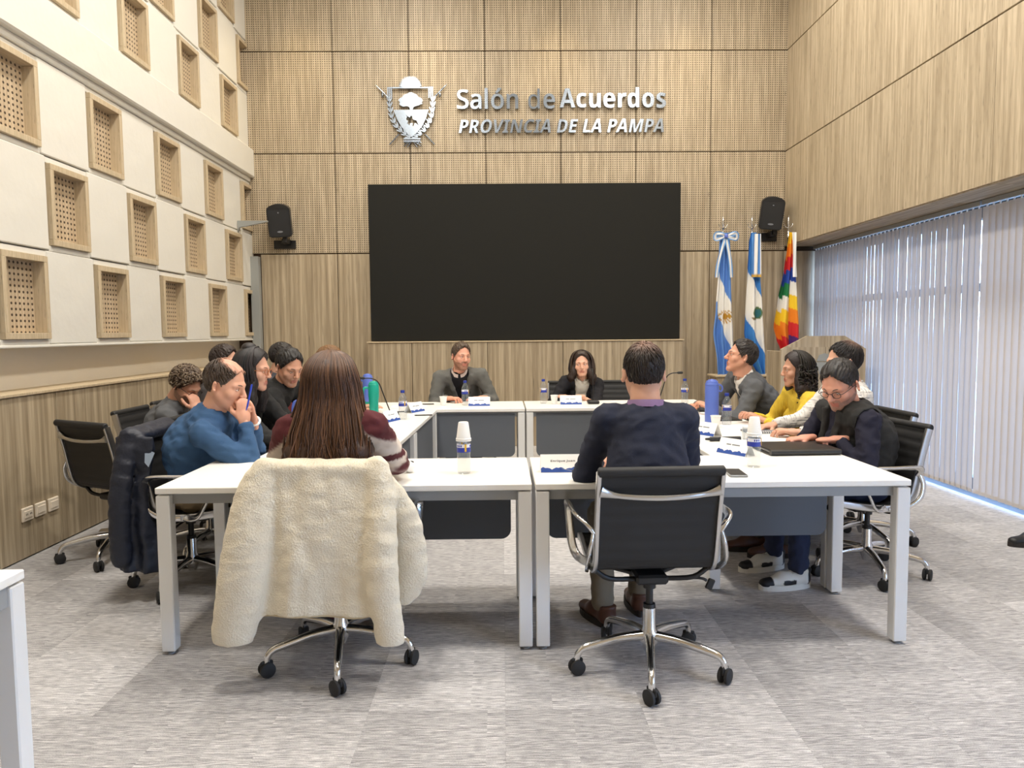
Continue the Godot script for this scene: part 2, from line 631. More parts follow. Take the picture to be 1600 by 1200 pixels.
func materials() -> void:
	var lc := srgb(204, 188, 161)
	var dc := srgb(156, 140, 115)
	M.perf = []
	M.plain = []
	M.tall = []
	for s in 3:
		M.perf.append(wood(wood_texture(40 + s * 31, 768, 1024, 34, lc, dc), 0.9025, 1.185))
		M.plain.append(wood(wood_texture(140 + s * 17, 512, 1024, 0, lc, dc), 0.9, 1.25, Vector2(0.5 + s * 0.31, 0.5)))
		M.tall.append(wood(wood_texture(240 + s * 23, 512, 1024, 0, srgb(194, 178, 151), srgb(140, 124, 100)), 1.0, 2.4, Vector2(0.5 + s * 0.27, 0.5)))
	M.niche = wood(wood_texture(77, 384, 512, 11, srgb(204, 184, 154), srgb(172, 151, 122)), 0.45, 0.54)
	M.frame_wood = wood(wood_texture(91, 256, 512, 0, srgb(208, 190, 160), srgb(182, 163, 132)), 0.4, 0.6)
	M.groove = mat(srgb(70, 52, 36), 0.8)
	M.plaster = bump(mat(srgb(219, 215, 204), 0.85), noise(5, 0.012, 5), 512, 3.0, 0.5, 0.35)
	M.cream_wall = bump(mat(srgb(226, 216, 196), 0.85), noise(6, 0.02, 4), 256, 2.0, 1.2, 0.4)
	M.ceiling = mat(srgb(205, 204, 200), 0.9)
	M.carpet = []
	var ct := [carpet_texture(11), carpet_texture(57)]
	var tones := [1.0, 0.95, 1.04, 0.98, 0.93, 1.02]
	for i in 6:
		var m := mat(Color(tones[i], tones[i] * 0.995, tones[i] * 0.985) * 0.93, 0.95)
		m.albedo_texture = ct[i % 2]
		m.uv1_scale = Vector3(2, 2, 1)
		m.uv1_offset = Vector3(0.5 + 0.13 * i, 0.5 + 0.29 * i, 0)
		M.carpet.append(m)
	M.subfloor = mat(srgb(120, 118, 118), 0.95)
	M.white_top = mat(srgb(240, 238, 232), 0.38)
	M.white_metal = mat(srgb(226, 226, 224), 0.42)
	M.panel_grey = mat(srgb(92, 97, 104), 0.62)
	M.rail_grey = mat(srgb(150, 152, 152), 0.5)
	M.chrome = mat(srgb(222, 222, 222), 0.16, 1.0)
	M.alu = mat(srgb(200, 200, 200), 0.28, 1.0)
	M.steel = mat(srgb(146, 155, 165), 0.24, 1.0)
	M.black_mesh = bump(mat(srgb(30, 30, 31), 0.62), noise(9, 0.2, 2), 128, 2.0, 30.0, 0.4)
	M.black_plastic = mat(srgb(24, 24, 25), 0.45)
	M.rubber = mat(srgb(34, 34, 35), 0.7)
	M.screen = mat(srgb(42, 42, 40), 0.7)
	M.screen.metallic_specular = 0.12
	M.screen_frame = mat(srgb(20, 20, 20), 0.5)
	M.grey_paint = mat(srgb(150, 152, 148), 0.6)
	M.outlet = mat(srgb(226, 214, 196), 0.45)
	M.white_plastic = mat(srgb(238, 238, 236), 0.4)
	M.paper = mat(srgb(244, 244, 243), 0.75)
	M.blue_print = mat(srgb(38, 74, 152), 0.55)
	M.grey_print = mat(srgb(120, 122, 128), 0.7)
	M.dark_print = mat(srgb(66, 66, 72), 0.7)
	M.foam_cup = mat(srgb(242, 242, 240), 0.6)
	M.blue_cap = mat(srgb(30, 52, 140), 0.4)
	M.label_blue = mat(srgb(44, 60, 158), 0.4)
	M.label_white = mat(srgb(228, 230, 238), 0.4)
	M.label_yellow = mat(srgb(222, 176, 50), 0.4)
	var pet := mat(Color(0.58, 0.64, 0.68, 0.16), 0.05)
	pet.transparency = BaseMaterial3D.TRANSPARENCY_ALPHA
	M.pet = pet
	var glass := mat(Color(0.86, 0.93, 0.97, 0.08), 0.03)
	glass.transparency = BaseMaterial3D.TRANSPARENCY_ALPHA
	M.glass = glass
	var slat := mat(srgb(200, 191, 182), 0.85)
	slat.backlight_enabled = true
	slat.backlight = Color(0.3, 0.31, 0.32)
	M.slat = slat
	M.window_frame = mat(srgb(86, 90, 94), 0.5)
	M.skin = vmat(0.55)
	M.skin.subsurf_scatter_enabled = true
	M.skin.subsurf_scatter_strength = 0.08
	M.hair = bump(vmat(0.5), noise(21, 0.12, 3), 128, 3.0, 14.0, 0.7)
	M.eye_white = mat(srgb(226, 222, 216), 0.3)
	M.eye_dark = mat(srgb(42, 30, 22), 0.25)
	var knit := noise(31, 0.09, 2)
	M.cloth = bump(vmat(0.88), knit, 128, 3.0, 22.0, 0.6)
	M.wool = bump(vmat(0.92), noise(33, 0.16, 3), 128, 4.0, 20.0, 0.7)
	# ribbed knit and a pale printed cloth
	var rib := Image.create(64, 64, false, Image.FORMAT_RGBA8)
	for y in 64:
		for x in 64:
			var g := 0.5 + 0.5 * sin(TAU * x / 16.0)
			rib.set_pixel(x, y, Color(g, g, g))
	rib.bump_map_to_normal_map(4.0)
	M.rib = vmat(0.9)
	M.rib.normal_enabled = true
	M.rib.normal_texture = ImageTexture.create_from_image(rib)
	M.rib.uv1_triplanar = true
	M.rib.uv1_scale = Vector3.ONE * 22.0
	var pr := Image.create(256, 256, false, Image.FORMAT_RGB8)
	pr.fill(Color(0.86, 0.85, 0.83))
	var rg := RandomNumberGenerator.new()
	rg.seed = 6
	for k in 260:
		var w := rg.randi_range(4, 22)
		pr.fill_rect(Rect2i(rg.randi_range(0, 250), rg.randi_range(0, 31) * 8, w, 2), Color(0.35, 0.35, 0.38))
		pr.fill_rect(Rect2i(rg.randi_range(0, 31) * 8, rg.randi_range(0, 250), 1, rg.randi_range(3, 9)), Color(0.5, 0.5, 0.52))
	M.printed = mat(Color.WHITE, 0.85)
	M.printed.albedo_texture = ImageTexture.create_from_image(pr)
	M.printed.uv1_triplanar = true
	M.printed.uv1_scale = Vector3.ONE * 1.9
	var cell := FastNoiseLite.new()
	cell.seed = 4
	cell.noise_type = FastNoiseLite.TYPE_CELLULAR
	cell.frequency = 0.1
	cell.domain_warp_enabled = true
	cell.domain_warp_amplitude = 14.0
	M.fleece = bump(mat(srgb(226, 216, 194), 0.95), cell, 256, 7.0, 5.0, 0.8)
	M.fleece.rim_enabled = true
	M.fleece.rim = 0.3
	M.fleece_trim = mat(srgb(196, 180, 148), 0.85)
	M.nylon = bump(mat(srgb(26, 32, 48), 0.5), noise(35, 0.03, 4), 256, 4.0, 3.0, 0.6)
	M.nylon_lining = mat(srgb(150, 166, 186), 0.6)
	M.leather = mat(srgb(30, 29, 29), 0.42)
	M.flag = vmat(0.75)
	M.flag.backlight_enabled = true
	M.flag.backlight = Color(0.1, 0.1, 0.1)
	M.shoe_brown = mat(srgb(84, 50, 34), 0.5)
	M.shoe_black = mat(srgb(26, 26, 27), 0.5)
	M.shoe_white = mat(srgb(220, 219, 212), 0.6)
	M.sole_white = mat(srgb(224, 222, 214), 0.6)
	M.sole_dark = mat(srgb(40, 34, 30), 0.7)
	M.thermos_blue = mat(srgb(92, 116, 200), 0.38)
	M.thermos_green = mat(srgb(22, 164, 142), 0.38)
	M.spectacle_dark = mat(srgb(38, 34, 34), 0.35)
	M.spectacle_amber = mat(srgb(168, 92, 30), 0.3)
	M.pen_blue = mat(srgb(28, 66, 190), 0.4)
	M.paving = mat(srgb(168, 166, 160), 0.9)
	M.lamp_glow = mat(Color.WHITE, 0.5)
	M.lamp_glow.emission_enabled = true
	M.lamp_glow.emission = Color(1.0, 0.975, 0.935)
	M.lamp_glow.emission_energy_multiplier = 3.0

# ------------------------------------------------------------------ luminaires
func ceiling_panel(at: Vector3, energy: float) -> void:
	var t := thing("ceiling_light", "square recessed panel light in the white ceiling above the tables", "ceiling light", at, 0.0, "recessed ceiling panels")
	var f := MB.new()
	for s in [-1.0, 1.0]:
		f.box(Vector3(s * 0.315, -0.015, 0), Vector3(0.03, 0.03, 0.66), 0.003)
		f.box(Vector3(0, -0.015, s * 0.315), Vector3(0.6, 0.03, 0.03), 0.003)
	part(f, "frame", M.white_metal, t)
	var g := MB.new()
	g.box(Vector3(0, -0.008, 0), Vector3(0.6, 0.01, 0.6))
	part(g, "diffuser", M.lamp_glow, t)
	var l := AreaLight3D.new()
	l.name = "panel_lamp"
	l.area_size = Vector2(0.58, 0.58)
	l.light_color = Color(1.0, 0.975, 0.935)
	l.light_energy = energy
	l.shadow_enabled = true
	l.area_range = 14.0
	l.area_attenuation = 2.0
	t.add_child(l)
	l.position = Vector3(0, -0.03, 0)
	l.rotation.x = -PI / 2

func wall_washer(at: Vector3) -> void:
	var t := thing("wall_washer", "small round ceiling spotlight grazing the wood panelled wall above the sign", "spotlight", at, 0.0, "wall washing spotlights")
	var f := MB.new()
	f.lathe([Vector2(0.075, 0.0), Vector2(0.075, -0.03), Vector2(0.055, -0.03), Vector2(0.05, -0.01)], 20)
	part(f, "ring", M.white_metal, t)
	var g := MB.new()
	g.lathe([Vector2(0.05, -0.012), Vector2(0.0, -0.012)], 20)
	part(g, "lens", M.lamp_glow, t)
	var l := SpotLight3D.new()
	l.name = "spot_lamp"
	l.spot_angle = 34.0
	l.spot_angle_attenuation = 1.0
	l.spot_range = 12.0
	l.spot_attenuation = 2.0
	l.light_color = Color(1.0, 0.9, 0.7)
	l.light_energy = 4.0
	l.light_size = 0.04
	l.shadow_enabled = true
	t.add_child(l)
	l.position = Vector3(0, -0.04, 0)
	l.rotation.x = -PI / 2 - deg_to_rad(4)

# ------------------------------------------------------------------ the room
func room() -> void:
	var rng := RandomNumberGenerator.new()
	rng.seed = 12
	# floor: a slab with carpet tiles of half a metre
	var fl := MB.new()
	fl.box(Vector3(0.45, -0.06, (FRONT + BACK) / 2), Vector3(7.9, 0.1, FRONT - BACK + 0.4))
	var floor_ := struct(fl, "floor", M.subfloor)
	var tm := []
	var tile := MB.new()
	tile.box(Vector3(0, -0.005, 0), Vector3(0.4996, 0.01, 0.4996))
	var tmesh := tile.mesh()
	var narrow := MB.new()
	narrow.box(Vector3(0, -0.005, 0), Vector3(0.33, 0.01, 0.4996))
	var nmesh := narrow.mesh()
	for r in 20:
		var z := -0.25 - 0.5 * r + 0.9
		for k in 14:
			var x := -2.75 + 0.5 * k
			var edge := k == 13
			var o := MeshInstance3D.new()
			o.name = "carpet_tile"
			o.mesh = nmesh if edge else tmesh
			o.material_override = M.carpet[rng.randi() % 6]
			floor_.add_child(o, true)
			o.position = Vector3(x - (0.085 if edge else 0.0), 0, z)
	# ceiling
	var ce := MB.new()
	ce.box(Vector3(0.45, CEIL + 0.1, (FRONT + BACK) / 2), Vector3(8.0, 0.2, FRONT - BACK + 0.6))
	struct(ce, "ceiling", M.ceiling)
	# wall behind the camera
	var fw := MB.new()
	fw.box(Vector3(0.45, CEIL / 2, FRONT + 0.1), Vector3(8.0, CEIL, 0.2))
	struct(fw, "wall_front", M.tall[0])
	# ---- back wall
	var bw := MB.new()
	bw.box(Vector3(0.45, CEIL / 2, BACK - 0.13), Vector3(8.0, CEIL, 0.2))
	var back := struct(bw, "wall_back", M.groove)
	var xs := [-3.09, -1.979, -1.0765, -0.174, 0.7285, 1.631, 2.5335, 3.45]
	var rows := [[2.338, 3.522], [3.522, 4.707], [4.707, CEIL]]
	for i in 7:
		for r in 3:
			var w: float = xs[i + 1] - xs[i]
			var h: float = rows[r][1] - rows[r][0]
			var b := MB.new()
			b.box(Vector3.ZERO, Vector3(w - 0.008, h - 0.012, 0.03), 0.002)
			part(b, "wall_panel", M.perf[(i * 2 + r) % 3], back, Vector3((xs[i] + xs[i + 1]) / 2, (rows[r][0] + rows[r][1]) / 2, BACK - 0.015))
	xs[0] = -2.9
	xs[7] = 3.43
	xs.append(4.0)
	for i in 8:
		var w: float = xs[i + 1] - xs[i]
		var b := MB.new()
		b.box(Vector3.ZERO, Vector3(w - 0.008, 2.326, 0.03), 0.002)
		part(b, "wall_panel", M.tall[(i * 2) % 3], back, Vector3((xs[i] + xs[i + 1]) / 2, 1.166, BACK - 0.015))
	# boxed out panelling under the screen
	var ux := [-1.6, -1.0765, -0.174, 0.7285, 1.631, 2.17]
	for i in 5:
		var w: float = ux[i + 1] - ux[i]
		var b := MB.new()
		b.box(Vector3.ZERO, Vector3(w - 0.006, 1.25, 0.2), 0.002)
		part(b, "plinth_panel", M.tall[(i + 1) % 3], back, Vector3((ux[i] + ux[i + 1]) / 2, 0.629, BACK + 0.1))
	var ledge := MB.new()
	ledge.box(Vector3(0.285, 1.264, BACK + 0.105), Vector3(3.79, 0.016, 0.215), 0.003)
	part(ledge, "plinth_ledge", M.frame_wood, back)
	# grey steel column in the left corner
	var colm := MB.new()
	colm.box(Vector3(-2.95, 1.15, BACK + 0.05), Vector3(0.1, 2.3, 0.09), 0.004)
	struct(colm, "trim_1", M.grey_paint)
	# ---- right wall: panels above a deep window bay
	var rw := MB.new()
	rw.box(Vector3(ROOM_R + 0.4, (CEIL + 2.385) / 2 + 0.01, (FRONT + BACK) / 2), Vector3(0.7, CEIL - 2.385, FRONT - BACK + 0.3))
	var right := struct(rw, "wall_right", M.groove)
	var zs := [BACK + 0.002]
	var zz := -8.36
	while zz < FRONT:
		zs.append(zz)
		zz += 0.79
	zs.append(FRONT)
	var rr := [[2.385, 3.522], [3.522, 4.707], [4.707, CEIL]]
	for i in zs.size() - 1:
		for r in 3:
			var w: float = zs[i + 1] - zs[i]
			var h: float = rr[r][1] - rr[r][0]
			var b := MB.new()
			b.box(Vector3.ZERO, Vector3(0.05, h - 0.012, w - 0.006), 0.002)
			part(b, "wall_panel", M.plain[(i + r * 2) % 3], right, Vector3(ROOM_R + 0.025, (rr[r][0] + rr[r][1]) / 2, (zs[i] + zs[i + 1]) / 2))
	for i in zs.size() - 1:
		var b := MB.new()
		b.box(Vector3.ZERO, Vector3(0.36, 0.02, zs[i + 1] - zs[i] - 0.004), 0.002)
		part(b, "soffit_panel", M.tall[i % 3], right, Vector3(ROOM_R + 0.19, 2.392, (zs[i] + zs[i + 1]) / 2))
	# ---- left wall
	var lw := MB.new()
	lw.box(Vector3(ROOM_L - 0.3, CEIL / 2, (FRONT + BACK) / 2), Vector3(0.2, CEIL, FRONT - BACK + 0.6))
	var left := struct(lw, "wall_left", M.cream_wall)
	# wainscot
	var wz := [BACK + 0.1, -8.25, -7.15, -6.05, -4.9, -3.8, -2.7, -1.6, -0.5, 0.6, FRONT]
	for i in wz.size() - 1:
		var b := MB.new()
		b.box(Vector3.ZERO, Vector3(0.24, 1.0, wz[i + 1] - wz[i] - 0.008), 0.002)
		part(b, "wainscot_panel", M.tall[(i * 2 + 1) % 3], left, Vector3(ROOM_L - 0.08, 0.508, (wz[i] + wz[i + 1]) / 2))
	var cap := MB.new()
	cap.box(Vector3(ROOM_L - 0.075, 1.02, (FRONT + BACK) / 2), Vector3(0.26, 0.02, FRONT - BACK), 0.003)
	part(cap, "wainscot_rail", M.frame_wood, left)
	# block screen with wood lined niches; rows of blocks, a concrete beam between them
	var ys := [1.32, 1.942, 2.565, 3.59, 4.212, 4.835, 5.46]
	var pitch := 0.5275
	for r in 7:
		for k in 18:
			var z0 := -9.18 + pitch * k
			if z0 > 0.0: continue
			var y0: float = ys[r]
			var hh := 0.6225 if r < 6 else CEIL - y0
			var zc := z0 + pitch / 2
			# niches alternate like a chess board; the far edge of the module touches the frame
			if (k + r) % 2 == 0:
				niche(left, Vector3(ROOM_L, y0, z0), hh, pitch)
			else:
				var b := MB.new()
				var jit := rng.randf_range(-0.006, 0.006)
				b.box(Vector3.ZERO, Vector3(0.2, hh - 0.008, pitch + 0.035), 0.006)
				part(b, "block", M.plaster, left, Vector3(ROOM_L - 0.1 + jit, y0 + hh / 2, zc))
	var sill := MB.new()
	sill.box(Vector3(ROOM_L - 0.1, 1.312, -4.5), Vector3(0.215, 0.02, 9.0), 0.005)
	part(sill, "block_sill", M.plaster, left)
	var beam := MB.new()
	beam.box(Vector3(ROOM_L - 0.07, 3.405, (FRONT + BACK) / 2), Vector3(0.26, 0.33, FRONT - BACK), 0.012)
	part(beam, "beam", M.plaster, left)
	var drip := MB.new()
	drip.box(Vector3(ROOM_L - 0.09, 3.215, (FRONT + BACK) / 2), Vector3(0.2, 0.052, FRONT - BACK), 0.006)
	part(drip, "beam_joint", M.plaster, left)
	# power outlets on the wainscot
	for i in 3:
		var o := thing("power_outlet", ["cream double socket plate low on the wood wainscot, the one with open sockets", "cream blank plate between two other plates low on the wood wainscot", "cream blank plate low on the wainscot beside the panel joint"][i], "outlet", Vector3(ROOM_L + 0.04, 0.278, [-4.535, -4.665, -4.8][i]), 0.0, "plates on the wainscot")
		var b := MB.new()
		b.box(Vector3(0.007, 0, 0), Vector3(0.014, 0.085, 0.105), 0.004)
		part(b, "plate", M.outlet, o)
		var q := MB.new()
		q.box(Vector3(0.015, 0, 0), Vector3(0.006, 0.045, 0.075), 0.002)
		part(q, "insert", M.outlet, o)
		if i == 0:
			var hmb := MB.new()
			for z in [-0.02, 0.02]:
				for s in [-0.006, 0.006]:
					hmb.box(Vector3(0.0185, 0, z + s), Vector3(0.002, 0.011, 0.003))
			part(hmb, "slot", M.rubber, o)
	# thermostat plate at the far end of the window bay
	var th := thing("wall_thermostat", "small white thermostat plate on the back wall beside the rainbow flag", "thermostat", Vector3(3.53, 1.52, BACK + 0.001))
	var p := MB.new()
	p.box(Vector3(0, 0, 0.008), Vector3(0.09, 0.12, 0.016), 0.004)
	part(p, "plate", M.white_plastic, th)
	var dsp := MB.new()
	dsp.box(Vector3(0, 0.015, 0.0165), Vector3(0.05, 0.045, 0.003))
	part(dsp, "display", M.grey_print, th)
	# triangular grey bracket fixed to the block screen near the corner
	var br := MB.new()
	br.extrude(PackedVector2Array([Vector2(0, 0), Vector2(0.32, 0.06), Vector2(0.32, 0.075), Vector2(0, 0.075), Vector2(-0.02, 0.075), Vector2(-0.02, -0.05)]), -0.02, 0.02)
	var bo := part(br, "corner_bracket", M.grey_paint, self, Vector3(ROOM_L + 0.02, 2.59, -8.55))
	tag(bo, "small grey metal bracket jutting from the white block wall beside the corner speaker", "bracket")

func niche(wall: Node, o: Vector3, hh: float, pitch: float) -> void:
	var w := 0.45
	var h := 0.54
	var zc := o.z + pitch / 2 - 0.005
	var yc := o.y + hh / 2 - 0.004
	# white surround between frame and neighbouring blocks
	var s := MB.new()
	for k in [-1.0, 1.0]:
		s.box(Vector3(-0.1, k * (h / 2 + (hh - h) / 4), 0), Vector3(0.19, (hh - h) / 2 - 0.004, pitch - 0.04), 0.003)
	part(s, "niche_surround", M.plaster, wall, Vector3(o.x, yc, zc))
	var f := MB.new()
	for k in [-1.0, 1.0]:
		f.box(Vector3(-0.075, k * (h / 2 - 0.02), 0), Vector3(0.19, 0.04, w), 0.002)
		f.box(Vector3(-0.075, 0, k * (w / 2 - 0.02)), Vector3(0.19, h - 0.08, 0.04), 0.002)
	part(f, "niche_frame", M.frame_wood, wall, Vector3(o.x, yc, zc))
	var b := MB.new()
	b.box(Vector3(-0.07, 0, 0), Vector3(0.02, h - 0.06, w - 0.06))
	part(b, "niche_back", M.niche, wall, Vector3(o.x, yc, zc))

# ------------------------------------------------------------------ window bay and vertical blinds
func blinds_and_window() -> void:
	var wx := 4.06
	var win := Node3D.new()
	win.name = "window_1"
	add_child(win)
	win.set_meta("kind", "structure")
	var fr := MB.new()
	fr.box(Vector3(wx, 0.05, (FRONT + BACK) / 2), Vector3(0.09, 0.1, FRONT - BACK), 0.004)
	fr.box(Vector3(wx, 2.34, (FRONT + BACK) / 2), Vector3(0.09, 0.1, FRONT - BACK), 0.004)
	fr.box(Vector3(wx, 1.72, (FRONT + BACK) / 2), Vector3(0.08, 0.07, FRONT - BACK), 0.004)
	var z := BACK
	while z <= FRONT + 0.01:
		fr.box(Vector3(wx, 1.2, z), Vector3(0.09, 2.3, 0.07), 0.004)
		z += 1.325
	part(fr, "window_frame", M.window_frame, win)
	z = BACK
	while z < FRONT - 0.1:
		for e in [[0.1, 1.685], [1.755, 2.29]]:
			var g := MB.new()
			g.box(Vector3.ZERO, Vector3(0.008, e[1] - e[0], 1.255))
			part(g, "pane", M.glass, win, Vector3(wx, (e[0] + e[1]) / 2, z + 0.6625))
		z += 1.325
	var gd := MB.new()
	gd.box(Vector3(14.1, -0.1, -4), Vector3(20, 0.1, 30))
	struct(gd, "ground_outside", M.paving)
	# two blinds: the far one with its slats turned, the near one closed
	var bx := 3.8
	for half in 2:
		var z0: float = [-8.96, -5.82][half]
		var z1: float = [-5.84, -1.2][half]
		var b := thing("vertical_blind", ["grey vertical blind with turned slats letting daylight through beside the flags", "grey vertical blind with closed slats hanging flat over the window"][half], "blind", Vector3(bx, 0, 0))
		var rail := MB.new()
		rail.box(Vector3(0, 2.36, (z0 + z1) / 2), Vector3(0.045, 0.04, z1 - z0), 0.004)
		part(rail, "head_rail", M.rail_grey, b)
		var sl := MB.new()
		var top := 2.325
		var bot := 0.045
		var pts := PackedVector3Array()
		for r in 2:
			for k in 7:
				var u := (k / 6.0 - 0.5)
				pts.append(Vector3(0.006 * (1.0 - 4.0 * u * u), top if r == 0 else bot, u * 0.089))
		sl.grid(pts, 2, 7)
		sl.box(Vector3(0.006, bot + 0.015, 0), Vector3(0.003, 0.03, 0.085))
		var sm := sl.mesh()
		var ch := MB.new()
		ch.box(Vector3(0, 0, 0), Vector3(0.012, 0.03, 0.01), 0.002)
		var cm := ch.mesh()
		var zz := z0 + 0.04
		var i := 0
		while zz < z1:
			var o := part(sm, "slat", M.slat, b, Vector3(0, 0, zz))
			o.rotation.y = deg_to_rad(-5.0 + 2.0 * sin(i * 2.3)) if half == 0 else deg_to_rad(8.0 + 1.2 * sin(i * 1.7))
			part(cm, "carrier", M.white_plastic, b, Vector3(0, 2.335, zz))
			zz += 0.076
			i += 1

# ------------------------------------------------------------------ tables
func table(label: String, at: Vector3, length: float, depth: float, turn: float) -> Node3D:
	var t := thing("meeting_table", label, "table", at, turn, "white tables of the square")
	var hx := length / 2
	var hz := depth / 2
	var a := MB.new()
	a.box(Vector3(0, TH - 0.0135, 0), Vector3(length, 0.027, depth), 0.003)
	part(a, "tabletop", M.white_top, t)
	var leg := MB.new()
	leg.box(Vector3(0, (TH - 0.034 + 0.014) / 2, 0), Vector3(0.058, TH - 0.034 - 0.014, 0.058), 0.004)
	var lm := leg.mesh()
	var ft := MB.new()
	ft.lathe([Vector2(0.0, 0.0), Vector2(0.017, 0.0), Vector2(0.017, 0.006), Vector2(0.008, 0.008), Vector2(0.008, 0.02)], 12)
	ft.box(Vector3(0, 0.018, 0), Vector3(0.05, 0.008, 0.05))
	var fm := ft.mesh()
	for sx in [-1.0, 1.0]:
		for sz in [-1.0, 1.0]:
			var p := Vector3(sx * (hx - 0.030), 0, sz * (hz - 0.030))
			var o := part(lm, "leg", M.white_metal, t, p)
			part(fm, "foot", M.rail_grey, o)
	var r := MB.new()
	for sx in [-1.0, 1.0]:
		r.box(Vector3(sx * (hx - 0.03), TH - 0.058, 0), Vector3(0.04, 0.055, depth - 0.12))
	for sz in [-1.0, 1.0]:
		r.box(Vector3(0, TH - 0.055, sz * (hz - 0.05)), Vector3(length - 0.12, 0.04, 0.03))
	part(r, "under_frame", M.rail_grey, t)
	# modesty panel with rounded lower corners on the +z side
	var w := hx - 0.085
	var y0 := 0.315
	var y1 := TH - 0.045
	var ol := PackedVector2Array([Vector2(-w, y1), Vector2(w, y1)])
	for k in 7:
		var g := k * PI / 12.0
		ol.append(Vector2(w - 0.05 + 0.05 * cos(g), y0 + 0.05 - 0.05 * sin(g)))
	for k in 7:
		var g := k * PI / 12.0
		ol.append(Vector2(-w + 0.05 - 0.05 * sin(g), y0 + 0.05 - 0.05 * cos(g)))
	var p := MB.new()
	p.extrude(ol, hz - 0.045, hz - 0.027)
	part(p, "modesty_panel", M.panel_grey, t)
	return t

func tables() -> void:
	table("white table in front of the woman with the fleece jacket on her chair", Vector3(-0.679, 0, -3.437), 1.602, 0.67, PI)
	table("white table in front of the man in the navy sweater seen from behind", Vector3(0.946, 0, -3.437), 1.618, 0.67, PI)
	table("white table under the blazer man's bottle and name card before the video wall", Vector3(-0.612, 0, -6.525), 1.60, 0.67, 0)
	table("white table in front of the woman in the black blazer", Vector3(1.0, 0, -6.525), 1.60, 0.67, 0)
	table("white table in front of the man in the blue sweater", Vector3(-0.945, 0, -4.388), 1.185, 0.67, deg_to_rad(88.2))
	table("white table carrying the teal mug and a gooseneck microphone", Vector3(-0.907, 0, -5.578), 1.185, 0.67, deg_to_rad(88.2))
	table("white table carrying the spiral notebook and the man in the vest's papers", Vector3(1.415, 0, -4.372), 1.185, 0.67, -PI / 2)
	table("white table in front of the man in the grey suit", Vector3(1.415, 0, -5.565), 1.185, 0.67, -PI / 2)
	# corner of another table beside the camera
	table("separate white table standing apart near the wood wainscot and wall plates", Vector3(-2.145, 0, -1.698), 1.61, 0.67, PI)

